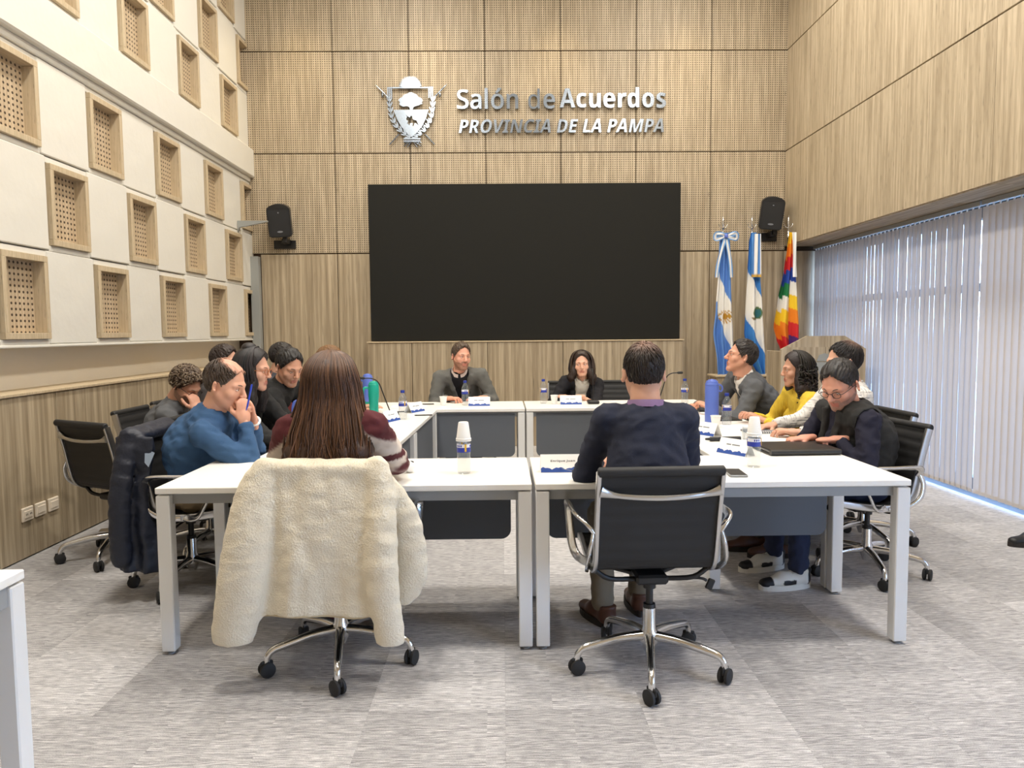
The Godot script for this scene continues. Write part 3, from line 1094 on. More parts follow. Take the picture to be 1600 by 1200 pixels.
# ------------------------------------------------------------------ office chair
func make_chair() -> Node3D:
	var t := thing("office_chair", "black sling office chair", "chair", Vector3.ZERO, 0.0, "black sling office chairs")
	var prof := curve([Vector3(0, 0.452, 0.245), Vector3(0, 0.460, 0.19), Vector3(0, 0.440, 0.07), Vector3(0, 0.426, -0.06), Vector3(0, 0.434, -0.155), Vector3(0, 0.475, -0.212), Vector3(0, 0.56, -0.238), Vector3(0, 0.68, -0.262), Vector3(0, 0.79, -0.290), Vector3(0, 0.845, -0.305)], 9)
	# sling with stitched channels on both faces
	var sl := MB.new()
	for face in [1.0, -1.0]:
		var pts := PackedVector3Array()
		var s := 0.0
		for i in prof.size():
			var tan_: Vector3 = (prof[mini(i + 1, prof.size() - 1)] - prof[maxi(i - 1, 0)]).normalized()
			var up := Vector3.RIGHT.cross(tan_)
			if i > 0: s += prof[i].distance_to(prof[i - 1])
			var rib := 0.005 * sqrt(absf(sin(PI * s / 0.052)))
			for k in 7:
				pts.append(prof[i] + Vector3((k / 6.0 - 0.5) * 0.462, 0, 0) + up * face * (0.003 + rib))
		sl.grid(pts, prof.size(), 7, false, face < 0)
	part(sl, "sling", M.black_mesh, t, Vector3(0, 0, 0.12))
	var roll := MB.new()
	roll.tube([Vector3(-0.242, 0.85, -0.312), Vector3(-0.236, 0.85, -0.312), Vector3(0.236, 0.85, -0.312), Vector3(0.242, 0.85, -0.312)], [0.012, 0.02, 0.02, 0.012], 14)
	part(roll, "top_roll", M.black_mesh, t, Vector3(0, 0, 0.12))
	var roll2 := MB.new()
	roll2.tube([Vector3(-0.236, 0.447, 0.25), Vector3(0.236, 0.447, 0.25)], 0.019, 12)
	part(roll2, "front_roll", M.black_mesh, t, Vector3(0, 0, 0.12))
	for sx in [-1.0, 1.0]:
		var rail := MB.new()
		var path := []
		for p in prof: path.append(p + Vector3(sx * 0.236, 0, 0))
		rail.sweep(path, [Vector2(-0.019, -0.006), Vector2(-0.013, -0.009), Vector2(0.013, -0.009), Vector2(0.019, -0.006), Vector2(0.019, 0.006), Vector2(0.013, 0.009), Vector2(-0.013, 0.009), Vector2(-0.019, 0.006)], [], Vector3.RIGHT)
		var cp := MB.new()
		part(rail, "side_rail", M.alu, t, Vector3(0, 0, 0.12))
		# closed arm loop, a flat polished band
		var loop := curve([Vector3(sx * 0.245, 0.60, -0.245), Vector3(sx * 0.272, 0.635, -0.238), Vector3(sx * 0.298, 0.652, -0.19), Vector3(sx * 0.305, 0.652, -0.06), Vector3(sx * 0.305, 0.652, 0.06), Vector3(sx * 0.305, 0.638, 0.105), Vector3(sx * 0.303, 0.60, 0.112), Vector3(sx * 0.298, 0.50, 0.06), Vector3(sx * 0.285, 0.445, 0.025), Vector3(sx * 0.262, 0.428, -0.02), Vector3(sx * 0.243, 0.43, -0.06)], 5)
		var arm := MB.new()
		arm.sweep(loop, [Vector2(-0.018, -0.004), Vector2(-0.012, -0.0075), Vector2(0.012, -0.0075), Vector2(0.018, -0.004), Vector2(0.018, 0.004), Vector2(0.012, 0.0075), Vector2(-0.012, 0.0075), Vector2(-0.018, 0.004)], [], Vector3.UP)
		part(arm, "armrest", M.chrome, t, Vector3(0, 0, 0.12))
		# lower arm spur that runs behind the sling, as a second polished band
		var spur := MB.new()
		spur.sweep(curve([Vector3(sx * 0.25, 0.605, -0.25), Vector3(sx * 0.262, 0.55, -0.262), Vector3(sx * 0.272, 0.48, -0.235), Vector3(sx * 0.262, 0.43, -0.16), Vector3(sx * 0.245, 0.425, -0.08)], 5), [Vector2(-0.011, -0.006), Vector2(0.011, -0.006), Vector2(0.011, 0.006), Vector2(-0.011, 0.006)], [], Vector3.RIGHT)
		part(spur, "arm_spur", M.chrome, t, Vector3(0, 0, 0.12))
	var br := MB.new()
	br.sweep(curve([Vector3(-0.228, 0.775, -0.300), Vector3(-0.18, 0.762, -0.305), Vector3(-0.1, 0.755, -0.318), Vector3(0, 0.752, -0.323), Vector3(0.1, 0.755, -0.318), Vector3(0.18, 0.762, -0.305), Vector3(0.228, 0.775, -0.300)], 4), [Vector2(-0.006, -0.009), Vector2(0.006, -0.009), Vector2(0.006, 0.009), Vector2(-0.006, 0.009)], [2.3, 2.0, 1.7, 1.4, 1.15, 1, 1, 1, 1, 1, 1, 1, 1, 1, 1, 1, 1, 1, 1, 1, 1.15, 1.4, 1.7, 2.0, 2.3], Vector3.UP)
	part(br, "back_brace", M.alu, t, Vector3(0, 0, 0.12))
	var uf := MB.new()
	for sx in [-1.0, 1.0]:
		uf.tube(curve([Vector3(sx * 0.232, 0.428, -0.03), Vector3(sx * 0.17, 0.388, -0.03), Vector3(sx * 0.06, 0.378, -0.01), Vector3(0, 0.378, 0)], 4), 0.011, 8)
		uf.tube(curve([Vector3(sx * 0.232, 0.432, 0.17), Vector3(sx * 0.15, 0.392, 0.12), Vector3(0, 0.378, 0.02)], 4), 0.011, 8)
	uf.box(Vector3(0, 0.385, 0.03), Vector3(0.13, 0.04, 0.18), 0.01)
	part(uf, "under_frame", M.black_plastic, t)
	var lv := MB.new()
	lv.tube(curve([Vector3(-0.05, 0.375, 0.0), Vector3(-0.2, 0.372, 0.0), Vector3(-0.235, 0.36, 0.0)], 4), 0.006, 8)
	lv.box(Vector3(-0.25, 0.345, 0), Vector3(0.03, 0.045, 0.012), 0.004, Basis(Vector3.BACK, 0.4))
	part(lv, "tilt_lever", M.black_plastic, t)
	var gl := MB.new()
	gl.lathe([Vector2(0.015, 0.37), Vector2(0.015, 0.272), Vector2(0.024, 0.272), Vector2(0.026, 0.255)], 16)
	gl.lathe([Vector2(0.026, 0.372), Vector2(0.026, 0.338), Vector2(0.015, 0.338)], 16)
	part(gl, "gas_lift", M.black_plastic, t)
	var hub := MB.new()
	hub.lathe([Vector2(0.0, 0.262), Vector2(0.024, 0.262), Vector2(0.026, 0.255), Vector2(0.027, 0.175), Vector2(0.036, 0.155), Vector2(0.038, 0.12), Vector2(0.03, 0.1), Vector2(0.02, 0.075), Vector2(0.0, 0.075)], 20)
	var base := part(hub, "star_base", M.chrome, t)
	for k in 5:
		var w := TAU * k / 5
		var d := Vector3(sin(w), 0, cos(w))
		var lg := MB.new()
		lg.tube(curve([d * 0.02 + Vector3(0, 0.14, 0), d * 0.12 + Vector3(0, 0.136, 0), d * 0.235 + Vector3(0, 0.116, 0), d * 0.278 + Vector3(0, 0.105, 0), d * 0.298 + Vector3(0, 0.085, 0), d * 0.304 + Vector3(0, 0.055, 0)], 4), [0.022, 0.021, 0.02, 0.0195, 0.019, 0.0185, 0.018, 0.0175, 0.017, 0.0165, 0.016, 0.0155, 0.015, 0.0145, 0.014, 0.014, 0.0138, 0.0135, 0.0132, 0.013, 0.013], 10)
		part(lg, "base_leg", M.chrome, base)
		var cs := MB.new()
		var q := Basis(Vector3.UP, 0.7 + 1.9 * k)
		var o := d * 0.304 + Vector3(0, 0.031, 0)
		for s in [-1.0, 1.0]:
			cs.lathe([Vector2(0.0, -0.009), Vector2(0.024, -0.009), Vector2(0.031, -0.005), Vector2(0.031, 0.005), Vector2(0.024, 0.009), Vector2(0.0, 0.009)], 16, o + q * Vector3(s * 0.014, 0, 0), q * Basis(Vector3.BACK, PI / 2))
		cs.box(o + Vector3(0, 0.02, 0), Vector3(0.012, 0.03, 0.05), 0.004, q)
		part(cs, "caster", M.rubber, base)
	return t

# ------------------------------------------------------------------ furniture along the walls
func furniture() -> void:
	# chairs: [x, z, facing angle, label]
	var proto := make_chair()
	var list := [
		[0.59, -2.92, PI + 0.03, "black sling chair under the man in the navy sweater, its polished arms in view"],
		[-0.69, -3.03, PI - 0.05, "black sling chair hidden under the cream fleece jacket"],
		[-1.73, -4.03, PI / 2 + 0.05, "black sling chair under the man in the blue sweater"],
		[-2.42, -4.55, PI - 0.5, "empty black sling chair standing near the wainscot sockets"],
		[-2.42, -5.18, PI / 2, "black sling chair under the man with curly hair"],
		[-1.86, -4.62, PI / 2, "black sling chair under the woman with amber glasses"],
		[-1.86, -5.24, PI / 2, "black sling chair under the man in the black zipped jacket"],
		[-2.48, -5.86, PI / 2, "black sling chair by the wainscot under the person with dark brown hair"],
		[-2.24, -6.57, PI / 2, "black sling chair near the grey corner column under a dark-haired person"],
		[-1.76, -5.93, PI / 2 + 0.1, "black sling chair under the person with light brown hair"],
		[-0.36, -7.35, 0.08, "black sling chair under the man in the grey blazer"],
		[0.70, -7.38, -0.05, "black sling chair under the woman in the black blazer"],
		[1.17, -7.42, -0.1, "empty black sling chair beside the woman in the black blazer"],
		[2.18, -5.77, -PI / 2 - 0.12, "black sling chair under the man in the grey suit"],
		[2.2, -5.16, -PI / 2, "black sling chair under the woman in the yellow sweater"],
		[2.3, -4.62, -PI / 2, "black sling chair under the person in the white patterned shirt"],
		[2.05, -4.06, -PI / 2 + 0.12, "black sling chair under the man in the dark vest"],
	]
	for i in list.size():
		var e: Array = list[i]
		if i == 0:
			proto.position = Vector3(e[0], 0, e[1])
			proto.rotation.y = e[2]
			proto.set_meta("label", e[3])
		else:
			copy(proto, "office_chair", e[3], Vector3(e[0], 0, e[1]), e[2])
	# turn each star base the way its legs point in the photograph
	var bases := {0: -0.165, 1: 0.165, 2: -0.12, 3: 0.165, 16: -0.157}
	for i in list.size():
		var ch: Node3D = get_node("office_chair" if i == 0 else "office_chair_%03d" % i)
		ch.get_node("star_base").rotation.y = bases.get(i, 0.4 + i * 0.9) - list[i][2]
	video_wall()
	wall_sign()
	emblem()
	speaker(Vector3(-2.6, 2.66, BACK), 0.2, "black wall speaker near the white block wall")
	speaker(Vector3(3.21, 2.71, BACK), -0.28, "black wall speaker above the rainbow flag")
	flags()
	lectern()

func video_wall() -> void:
	var t := thing("video_wall", "large switched-off black video screen on the wood panelled wall", "screen", Vector3(0.288, 1.275, BACK))
	var b := MB.new()
	b.box(Vector3(0, 0.93, 0.06), Vector3(3.72, 1.858, 0.1), 0.003)
	part(b, "housing", M.screen_frame, t)
	var s := MB.new()
	s.box(Vector3(0, 0.93, 0.117), Vector3(3.71, 1.85, 0.014), 0.002)
	part(s, "display", M.screen, t)

func glyphs(parent: Node, text: String, bold: bool, x0: float, x1: float, base: float, cap_h: float, slant: float, depth: float, m: Material, z: float, called := "letter", one_piece := false) -> void:
	var f := SystemFont.new()
	f.font_names = PackedStringArray(["Droid Sans"])
	f.font_weight = 700 if bold else 400
	if not bold and one_piece == false:
		var fv := FontVariation.new()
		fv.base_font = f
		fv.variation_embolden = 0.5
		return glyphs_of(fv, parent, text, x0, x1, base, cap_h, slant, depth, m, z, called, one_piece)
	glyphs_of(f, parent, text, x0, x1, base, cap_h, slant, depth, m, z, called, one_piece)

func glyphs_of(f: Font, parent: Node, text: String, x0: float, x1: float, base: float, cap_h: float, slant: float, depth: float, m: Material, z: float, called: String, one_piece: bool) -> void:
	var size := 64
	var total: float = f.get_string_size(text, HORIZONTAL_ALIGNMENT_LEFT, -1, size).x
	var sx := (x1 - x0) / total
	var sy := cap_h / (0.714 * size)
	var all := MB.new()
	for i in text.length():
		if text[i] == " ": continue
		var tm := TextMesh.new()
		tm.font = f
		tm.font_size = size
		tm.text = text[i]
		tm.pixel_size = 1.0
		tm.depth = 1.0
		tm.curve_step = 0.6
		tm.horizontal_alignment = HORIZONTAL_ALIGNMENT_LEFT
		tm.vertical_alignment = VERTICAL_ALIGNMENT_BOTTOM
		if text[i] == "d" and f is FontVariation: tm.font = (f as FontVariation).base_font
		var a := tm.get_mesh_arrays()
		if a.is_empty() or a[Mesh.ARRAY_VERTEX] == null: continue
		var vs: PackedVector3Array = a[Mesh.ARRAY_VERTEX]
		var ns: PackedVector3Array = a[Mesh.ARRAY_NORMAL]
		var ix: PackedInt32Array = a[Mesh.ARRAY_INDEX]
		var off: float = f.get_string_size(text.substr(0, i), HORIZONTAL_ALIGNMENT_LEFT, -1, size).x
		var desc: float = f.get_descent(size)
		var mb := all if one_piece else MB.new()
		var s := mb.v.size()
		for k in vs.size():
			var p := vs[k]
			var yy := (p.y - desc) * sy
			mb.add(Vector3(x0 + (p.x + off) * sx + yy * slant, base + yy, z + p.z * depth), ns[k], Vector2(p.x, p.y))
		for k in range(0, ix.size(), 3): mb.tri(s + ix[k], s + ix[k + 1], s + ix[k + 2])
		if not one_piece: part(mb, called, m, parent)
	if one_piece and all.v.size(): part(all, called, m, parent)

func wall_sign() -> void:
	var t := thing("wall_sign", "two-line sign of polished steel letters above the black screen", "sign", Vector3(0, 0, BACK))
	glyphs(t, "Salón de", false, -0.525, 0.665, 4.02, 0.215, 0.0, 0.035, M.steel, 0.035)
	glyphs(t, "Acuerdos", true, 0.71, 1.99, 4.03, 0.215, 0.0, 0.035, M.steel, 0.035)
	glyphs(t, "PROVINCIA DE LA PAMPA", true, -0.51, 1.955, 3.74, 0.152, 0.2, 0.035, M.steel, 0.035)

func emblem() -> void:
	var t := thing("wall_emblem", "polished steel coat of arms with tree, sun and laurels beside the sign", "emblem", Vector3(-1.05, 3.99, BACK))
	var P := func(x: float, y: float) -> Vector2: return Vector2((x - 690.0) * 0.00082, (605.0 - y) * 0.0008)
	var ex := func(called: String, pts: Array, z0: float, z1: float) -> void:
		var ol := PackedVector2Array()
		for p in pts: ol.append(P.call(p[0], p[1]))
		var mb := MB.new()
		mb.extrude(ol, z0, z1)
		part(mb, called, M.steel, t)
	var sun := []
	for k in 47:
		var a := PI * k / 46.0
		var r := 172.0 if k % 2 == 0 else 128.0
		sun.append([680 + cos(a) * r, 250 - sin(a) * r])
	ex.call("sun", sun, 0.02, 0.045)
	ex.call("top_bar", [[345, 246], [1012, 246], [1012, 264], [345, 264]], 0.02, 0.045)
	for x in [346, 372, 398, 938, 964, 990]:
		ex.call("column", [[x, 260], [x + 16, 260], [x + 18, 400], [x + 2, 400]], 0.02, 0.042)
	ex.call("tree", [[505, 437], [530, 405], [560, 392], [585, 360], [630, 345], [665, 325], [700, 322], [735, 340], [770, 355], [795, 390], [840, 412], [858, 450], [835, 470], [855, 485], [800, 508], [760, 520], [725, 535], [708, 575], [672, 575], [662, 540], [630, 522], [575, 532], [540, 515], [512, 490], [530, 470]], 0.02, 0.045)
	# shield with the rider cut out of it
	var sh := CSGCombiner3D.new()
	sh.name = "shield"
	t.add_child(sh)
	var mk := func(pts: Array, d: float, z: float) -> CSGPolygon3D:
		var c := CSGPolygon3D.new()
		var ol := PackedVector2Array()
		for p in pts: ol.append(P.call(p[0], p[1]))
		c.polygon = ol
		c.depth = d
		c.position.z = z
		c.material = M.steel
		return c
	var body: CSGPolygon3D = mk.call([[430, 575], [475, 700], [540, 820], [620, 910], [690, 975], [760, 910], [840, 820], [900, 700], [937, 575]], 0.025, 0.045)
	sh.add_child(body)
	var cut: CSGPolygon3D = mk.call([[596, 634], [640, 672], [668, 690], [678, 662], [700, 668], [706, 712], [765, 735], [792, 803], [760, 775], [735, 765], [718, 815], [702, 812], [708, 768], [668, 766], [662, 808], [640, 772], [622, 786], [640, 742], [612, 712], [628, 675]], 0.06, 0.06)
	cut.operation = CSGShape3D.OPERATION_SUBTRACTION
	sh.add_child(cut)
	# laurels
	var stations := [[375, 412, 90], [378, 490, 90], [388, 570, 86], [400, 650, 78], [428, 728, 66], [467, 800, 54], [518, 862, 44], [580, 915, 36], [636, 958, 28]]
	for s in [-1.0, 1.0]:
		for e in stations:
			for j in 3:
				var a: float = deg_to_rad(e[2] if s < 0 else 180.0 - e[2])
				var c: Vector2 = P.call(690.0 + s * (690.0 - e[0]), e[1])
				var up := Vector2(cos(a + PI / 2 * 0.0), sin(a)) if s > 0 else Vector2(-cos(a), sin(a))
				var sd := Vector2(up.y, -up.x)
				var o := c + sd * (j - 1) * 0.0195
				var dir := (up + sd * (j - 1) * 0.35).normalized()
				var nr := Vector2(dir.y, -dir.x)
				var lf := MB.new()
				var ol := PackedVector2Array()
				for k in 10:
					var w := TAU * k / 10.0
					ol.append(o + dir * 0.034 * cos(w) + nr * 0.0085 * sin(w))
				lf.extrude(ol, 0.02, 0.04 + (0.006 if j == 1 else 0.0))
				part(lf, "laurel_leaf", M.steel, t)
	for s in [-1.0, 1.0]:
		for seg in [[515, 485, 205, 378, 1], [190, 320, 925, 1075, 0]]:
			var a2: Vector2
			var b2: Vector2
			if seg[4] == 1:
				a2 = P.call(690 + s * 515.0, 205.0)
				b2 = P.call(690 + s * 345.0, 378.0)
			else:
				a2 = P.call(690 + s * 190.0, 925.0)
				b2 = P.call(690 + s * 328.0, 1075.0)
			var sp := MB.new()
			sp.tube([Vector3(a2.x, a2.y, 0.03), Vector3(a2.x, a2.y, 0.03).lerp(Vector3(b2.x, b2.y, 0.03), 0.3), Vector3(b2.x, b2.y, 0.03)], [0.004 if seg[4] == 1 else 0.008, 0.009, 0.008], 8)
			part(sp, "spear", M.steel, t)
		var bl := MB.new()
		var bp: Vector2 = P.call(690 + s * 415.0, 340.0)
		bl.ball(Vector3(bp.x, bp.y - 0.012, 0.035), Vector3(0.014, 0.028, 0.012), 10, 8)
		part(bl, "tassel", M.steel, t)
	for y in [985, 1018]:
		ex.call("ribbon", [[570, y], [815, y], [815, y + 20], [570, y + 20]], 0.02, 0.045)
	for e in [[568, 1052], [566, 1098], [618, 1120], [772, 1120], [828, 1098], [828, 1052]]:
		var a3: Vector2 = P.call(690 + (e[0] - 690) * 0.25, 1036.0)
		var b3: Vector2 = P.call(e[0], e[1])
		var rb := MB.new()
		rb.tube([Vector3(a3.x, a3.y, 0.032), Vector3(b3.x, b3.y, 0.032)], [0.008, 0.006], 6)
		part(rb, "ribbon_end", M.steel, t)

func speaker(at: Vector3, turn: float, label: String) -> void:
	var t := thing("wall_speaker", label, "speaker", at, 0.0, "black wall speakers")
	var bs := Basis(Vector3.UP, turn) * Basis(Vector3.RIGHT, 0.2) * Basis(Vector3.BACK, 0.07 if turn > 0 else -0.12)
	var o := Vector3(0, 0.05, 0.2)
	# rounded-top cabinet
	var ol := PackedVector2Array()
	for k in 13:
		var a := PI * k / 12.0
		ol.append(Vector2(0.13 * cos(a), 0.115 + 0.07 * sin(a)))
	for k in 7:
		var a := PI + PI / 2 * k / 6.0
		ol.append(Vector2(-0.09 + 0.04 * cos(a), -0.155 + 0.04 * sin(a)))
	for k in 7:
		var a := PI * 1.5 + PI / 2 * k / 6.0
		ol.append(Vector2(0.09 + 0.04 * cos(a), -0.155 + 0.04 * sin(a)))
	var c := MB.new()
	c.extrude(ol, -0.1, 0.09, bs, o)
	part(c, "cabinet", M.leather, t)
	var gl := PackedVector2Array()
	for p in ol: gl.append(Vector2(p.x * 0.9, minf(p.y * 0.92, 0.125) - 0.004))
	var clean := PackedVector2Array()
	for p in gl:
		if clean.is_empty() or clean[-1].distance_to(p) > 0.002: clean.append(p)
	var g := MB.new()
	g.extrude(clean, 0.09, 0.1, bs, o)
	part(g, "grille", M.black_mesh, t)
	var lg := MB.new()
	var e := PackedVector2Array()
	for k in 16: e.append(Vector2(0.032 * cos(TAU * k / 16), -0.13 + 0.011 * sin(TAU * k / 16)))
	lg.extrude(e, 0.1, 0.103, bs, o)
	part(lg, "badge", M.grey_print, t)
	var tw := MB.new()
	tw.ball(o + bs * Vector3(0, 0.085, 0.1), Vector3.ONE * 0.009, 10, 6)
	part(tw, "indicator", M.grey_print, t)
	var b := MB.new()
	b.box(Vector3(0.0, -0.215, 0.012), Vector3(0.26, 0.1, 0.024), 0.003)
	b.box(Vector3(0.04, -0.19, 0.09), Vector3(0.07, 0.06, 0.16), 0.006)
	b.box(Vector3(0.05, -0.15, 0.17), Vector3(0.05, 0.12, 0.05), 0.006)
	part(b, "bracket", M.black_plastic, t)

# ------------------------------------------------------------------ flags
func flag_cloth(t: Node, rows: Array, tint: Callable, folds: float, phase: float) -> void:
	# rows: [y, left x, right x] in pixels of the photograph, at the depth of the flag poles
	var nr := 110
	var nc := 44
	var pts := PackedVector3Array()
	var cs := PackedColorArray()
	for r in nr:
		var v: float = float(r) / (nr - 1)
		var y: float = lerpf(rows[0][0], rows[-1][0], v)
		var i := 0
		while i < rows.size() - 2 and y > rows[i + 1][0]: i += 1
		var f: float = clampf((y - rows[i][0]) / (rows[i + 1][0] - rows[i][0]), 0, 1)
		f = f * f * (3.0 - 2.0 * f) * 0.5 + f * 0.5
		var xl: float = lerpf(rows[i][1], rows[i + 1][1], f)
		var xr: float = lerpf(rows[i][2], rows[i + 1][2], f)
		for k in nc:
			var u := float(k) / (nc - 1)
			var x := lerpf(xl, xr, u)
			var amp := 0.012 + 0.035 * v
			var dz := amp * sin(u * folds * TAU + phase + 1.2 * v) + 0.5 * amp * sin(u * folds * 0.55 * TAU + phase * 2.0)
			var w := flag_at(x, y)
			pts.append(Vector3(w.x, w.y, dz + 0.05))
			cs.append(tint.call(x, y, u, v))
	var mb := MB.new()
	mb.grid(pts, nr, nc, false, false, cs)
	part(mb, "cloth", M.flag, t)

func flag_at(x: float, y: float) -> Vector2:
	return Vector2((x - 1130.0) / 133.7, 2.674 - (y - 340.0) / 134.0)

func flags() -> void:
	# wooden stand that holds the poles
	var st := thing("flag_stand", "waist-high wooden stand carrying the three flag poles", "stand", Vector3(2.92, 0, -8.52))
	var sb := MB.new()
	sb.box(Vector3(0, 0.42, 0), Vector3(0.92, 0.84, 0.3), 0.004)
	part(sb, "body", M.tall[1], st)
	var stp := MB.new()
	stp.box(Vector3(0, 0.85, 0), Vector3(0.98, 0.02, 0.34), 0.003)
	part(stp, "top", M.frame_wood, st)
	var sky_c := lin(92, 138, 206)
	var white_c := lin(236, 233, 226)
	var gold := lin(190, 144, 50)
	var deep := lin(60, 128, 200)
	var names := ["light blue and white flag with a golden sun", "light blue and white flag with a small provincial crest", "rainbow chequered flag with a white ribbon"]
	for i in 3:
		var px: float = [1130, 1175, 1232][i]
		var bx := flag_at(px, 340).x
		var t := thing("flag", names[i], "flag", Vector3(2.573, 0, -8.6))
		t.position = Vector3(2.573, 0, -8.6)
		var lx: float = bx
		var pole := MB.new()
		pole.tube([Vector3(lx, 0.86, 0), Vector3(lx, 2.5, 0)], 0.013, 12)
		part(pole, "pole", M.spectacle_dark, t)
		var fin := MB.new()
		fin.lathe([Vector2(0.016, 2.44), Vector2(0.018, 2.49), Vector2(0.01, 2.5), Vector2(0.01, 2.54), Vector2(0.022, 2.552), Vector2(0.01, 2.566), Vector2(0.012, 2.58), Vector2(0.018, 2.6), Vector2(0.009, 2.66), Vector2(0.0, 2.7)], 12, Vector3(lx, 0, 0))
		fin.tube(curve([Vector3(lx - 0.05, 2.6, 0), Vector3(lx - 0.035, 2.565, 0), Vector3(lx, 2.555, 0), Vector3(lx + 0.035, 2.565, 0), Vector3(lx + 0.05, 2.6, 0)], 4), 0.005, 6)
		part(fin, "finial", M.chrome, t)
		match i:
			0:
				flag_cloth(t, [[364, 1126, 1135], [378, 1122, 1139], [430, 1120, 1141], [480, 1117, 1143], [520, 1113, 1146], [560, 1119, 1148], [612, 1122, 1146]], func(x, y, u, v):
					var p := Vector2(x, y)
					if x < 1119.5 + (y - 470) * 0.04 and y > 470 and y < 526: return sky_c
					var d := p.distance_to(Vector2(1133, 493))
					if d < 4.6: return gold
					if d < 10.5 and sin(atan2(p.y - 493, p.x - 1133) * 16.0) > 0.1: return gold
					if y < 416 + (x - 1118) * 2.5: return sky_c
					if y < 476 + (x - 1117) * 2.7: return white_c
					return sky_c, 2.4, 0.4)
				bow(t, Vector3(flag_at(1131, 370).x, flag_at(1131, 370).y, 0.085), true)
			1:
				flag_cloth(t, [[364, 1171, 1179], [380, 1168, 1183], [430, 1166, 1186], [480, 1164, 1190], [520, 1163, 1193], [556, 1172, 1196], [592, 1190, 1196]], func(x, y, u, v):
					var p := Vector2((x - 1183.0) / 7.5, (y - 488.0) / 9.5)
					if p.length() < 1.0: return lin(50, 112, 118) if p.length() < 0.72 else lin(92, 116, 70)
					if p.length() < 1.5 and p.x < -0.2 and absf(p.y - 0.9) < 0.22: return lin(130, 110, 70)
					if y < 418 + (x - 1166) * 2.0: return deep
					if y < 490 + (x - 1164) * 2.0: return white_c
					return deep, 1.9, 2.0)
				ribbon_tails(t, 1170, 1184, 367, 433, true)
			2:
				var pal := [lin(240, 200, 40), lin(232, 132, 30), lin(200, 34, 40), lin(72, 36, 110), lin(38, 70, 160), lin(22, 116, 62), lin(236, 232, 224)]
				flag_cloth(t, [[364, 1230, 1235], [385, 1227, 1238], [420, 1222, 1240], [470, 1212, 1243], [510, 1206, 1246], [530, 1211, 1246], [545, 1218, 1244]], func(x, y, u, v):
					var col := int(u * 2.999)
					var row := int((y - 366.0 + col * 7.0 - (x - 1230) * 0.5) / 21.0)
					return pal[posmod([0, 1, 2, 4, 5, 6, 0, 1, 2, 3][clampi(row, 0, 9)] + (1 if col == 2 and row > 3 else 0), 7)], 2.0, 1.1)
				var rb := MB.new()
				var q := PackedVector3Array()
				for r in 12:
					for k in 5:
						var w := flag_at(1232 + k * 1.5 + r * 0.25, 365 + r * 6.2)
						q.append(Vector3(w.x, w.y, 0.06 + 0.01 * sin(k * 2.0 + r * 0.4)))
				rb.grid(q, 12, 5)
				part(rb, "ribbon", M.paper, t, Vector3(0, 0, 0.05))

func ribbon_tails(t: Node, x0: float, x1: float, y0: float, y1: float, fringe: bool) -> void:
	var pts := PackedVector3Array()
	var cs := PackedColorArray()
	for r in 24:
		var v := r / 23.0
		for k in 19:
			var u := k / 18.0
			var w := flag_at(lerpf(x0, x1, u) + v * 1.2 * (u - 0.3), lerpf(y0, y1, v))
			pts.append(Vector3(w.x, w.y, 0.115 + 0.008 * sin(u * 12.0 + v * 2.0)))
			cs.append(lin(200, 160, 70) if v > 0.95 else lin(235, 232, 226) if absf(u - 0.45) < 0.17 or absf(u - 0.95) < 0.06 else lin(84, 140, 206))
	var mb := MB.new()
	mb.grid(pts, 24, 19, false, false, cs)
	part(mb, "ribbon", M.flag, t)

func bow(t: Node, o: Vector3, tails: bool) -> void:
	var rng := RandomNumberGenerator.new()
	rng.seed = 3
	var blue := lin(92, 148, 206)
	var white := lin(232, 230, 226)
	var strip := func(path: Array, w: float) -> void:
		var pts := PackedVector3Array()
		var cs := PackedColorArray()
		var c := curve(path, 6)
		for i in c.size():
			var tg: Vector3 = (c[mini(i + 1, c.size() - 1)] - c[maxi(i - 1, 0)]).normalized()
			var sd: Vector3 = tg.cross(Vector3.BACK).normalized()
			for k in 7:
				pts.append(c[i] + sd * (k / 6.0 - 0.5) * w + Vector3(0, 0, 0.006 * sin(k * 1.4 + i * 0.6)))
				cs.append(white if k >= 2 and k <= 4 else blue)
		var mb := MB.new()
		mb.grid(pts, c.size(), 7, false, false, cs)
		part(mb, "ribbon", M.flag, t)
	for s in [-1.0, 1.0]:
		strip.call([o, o + Vector3(s * 0.06, 0.022, 0.03), o + Vector3(s * 0.115, 0.025, 0.02), o + Vector3(s * 0.118, -0.03, 0.01), o + Vector3(s * 0.06, -0.02, 0.025), o], 0.05)
		if tails: strip.call([o, o + Vector3(s * 0.03 - 0.01, -0.12, 0.02), o + Vector3(s * 0.068 - 0.02, -0.3, 0.02), o + Vector3(s * 0.085 - 0.02, -0.47, 0.015)], 0.042)
	var k := MB.new()
	k.ball(o + Vector3(0, 0, 0.02), Vector3(0.022, 0.028, 0.02), 10, 8)
	k.col = blue
	part(k, "knot", M.thermos_blue, t)

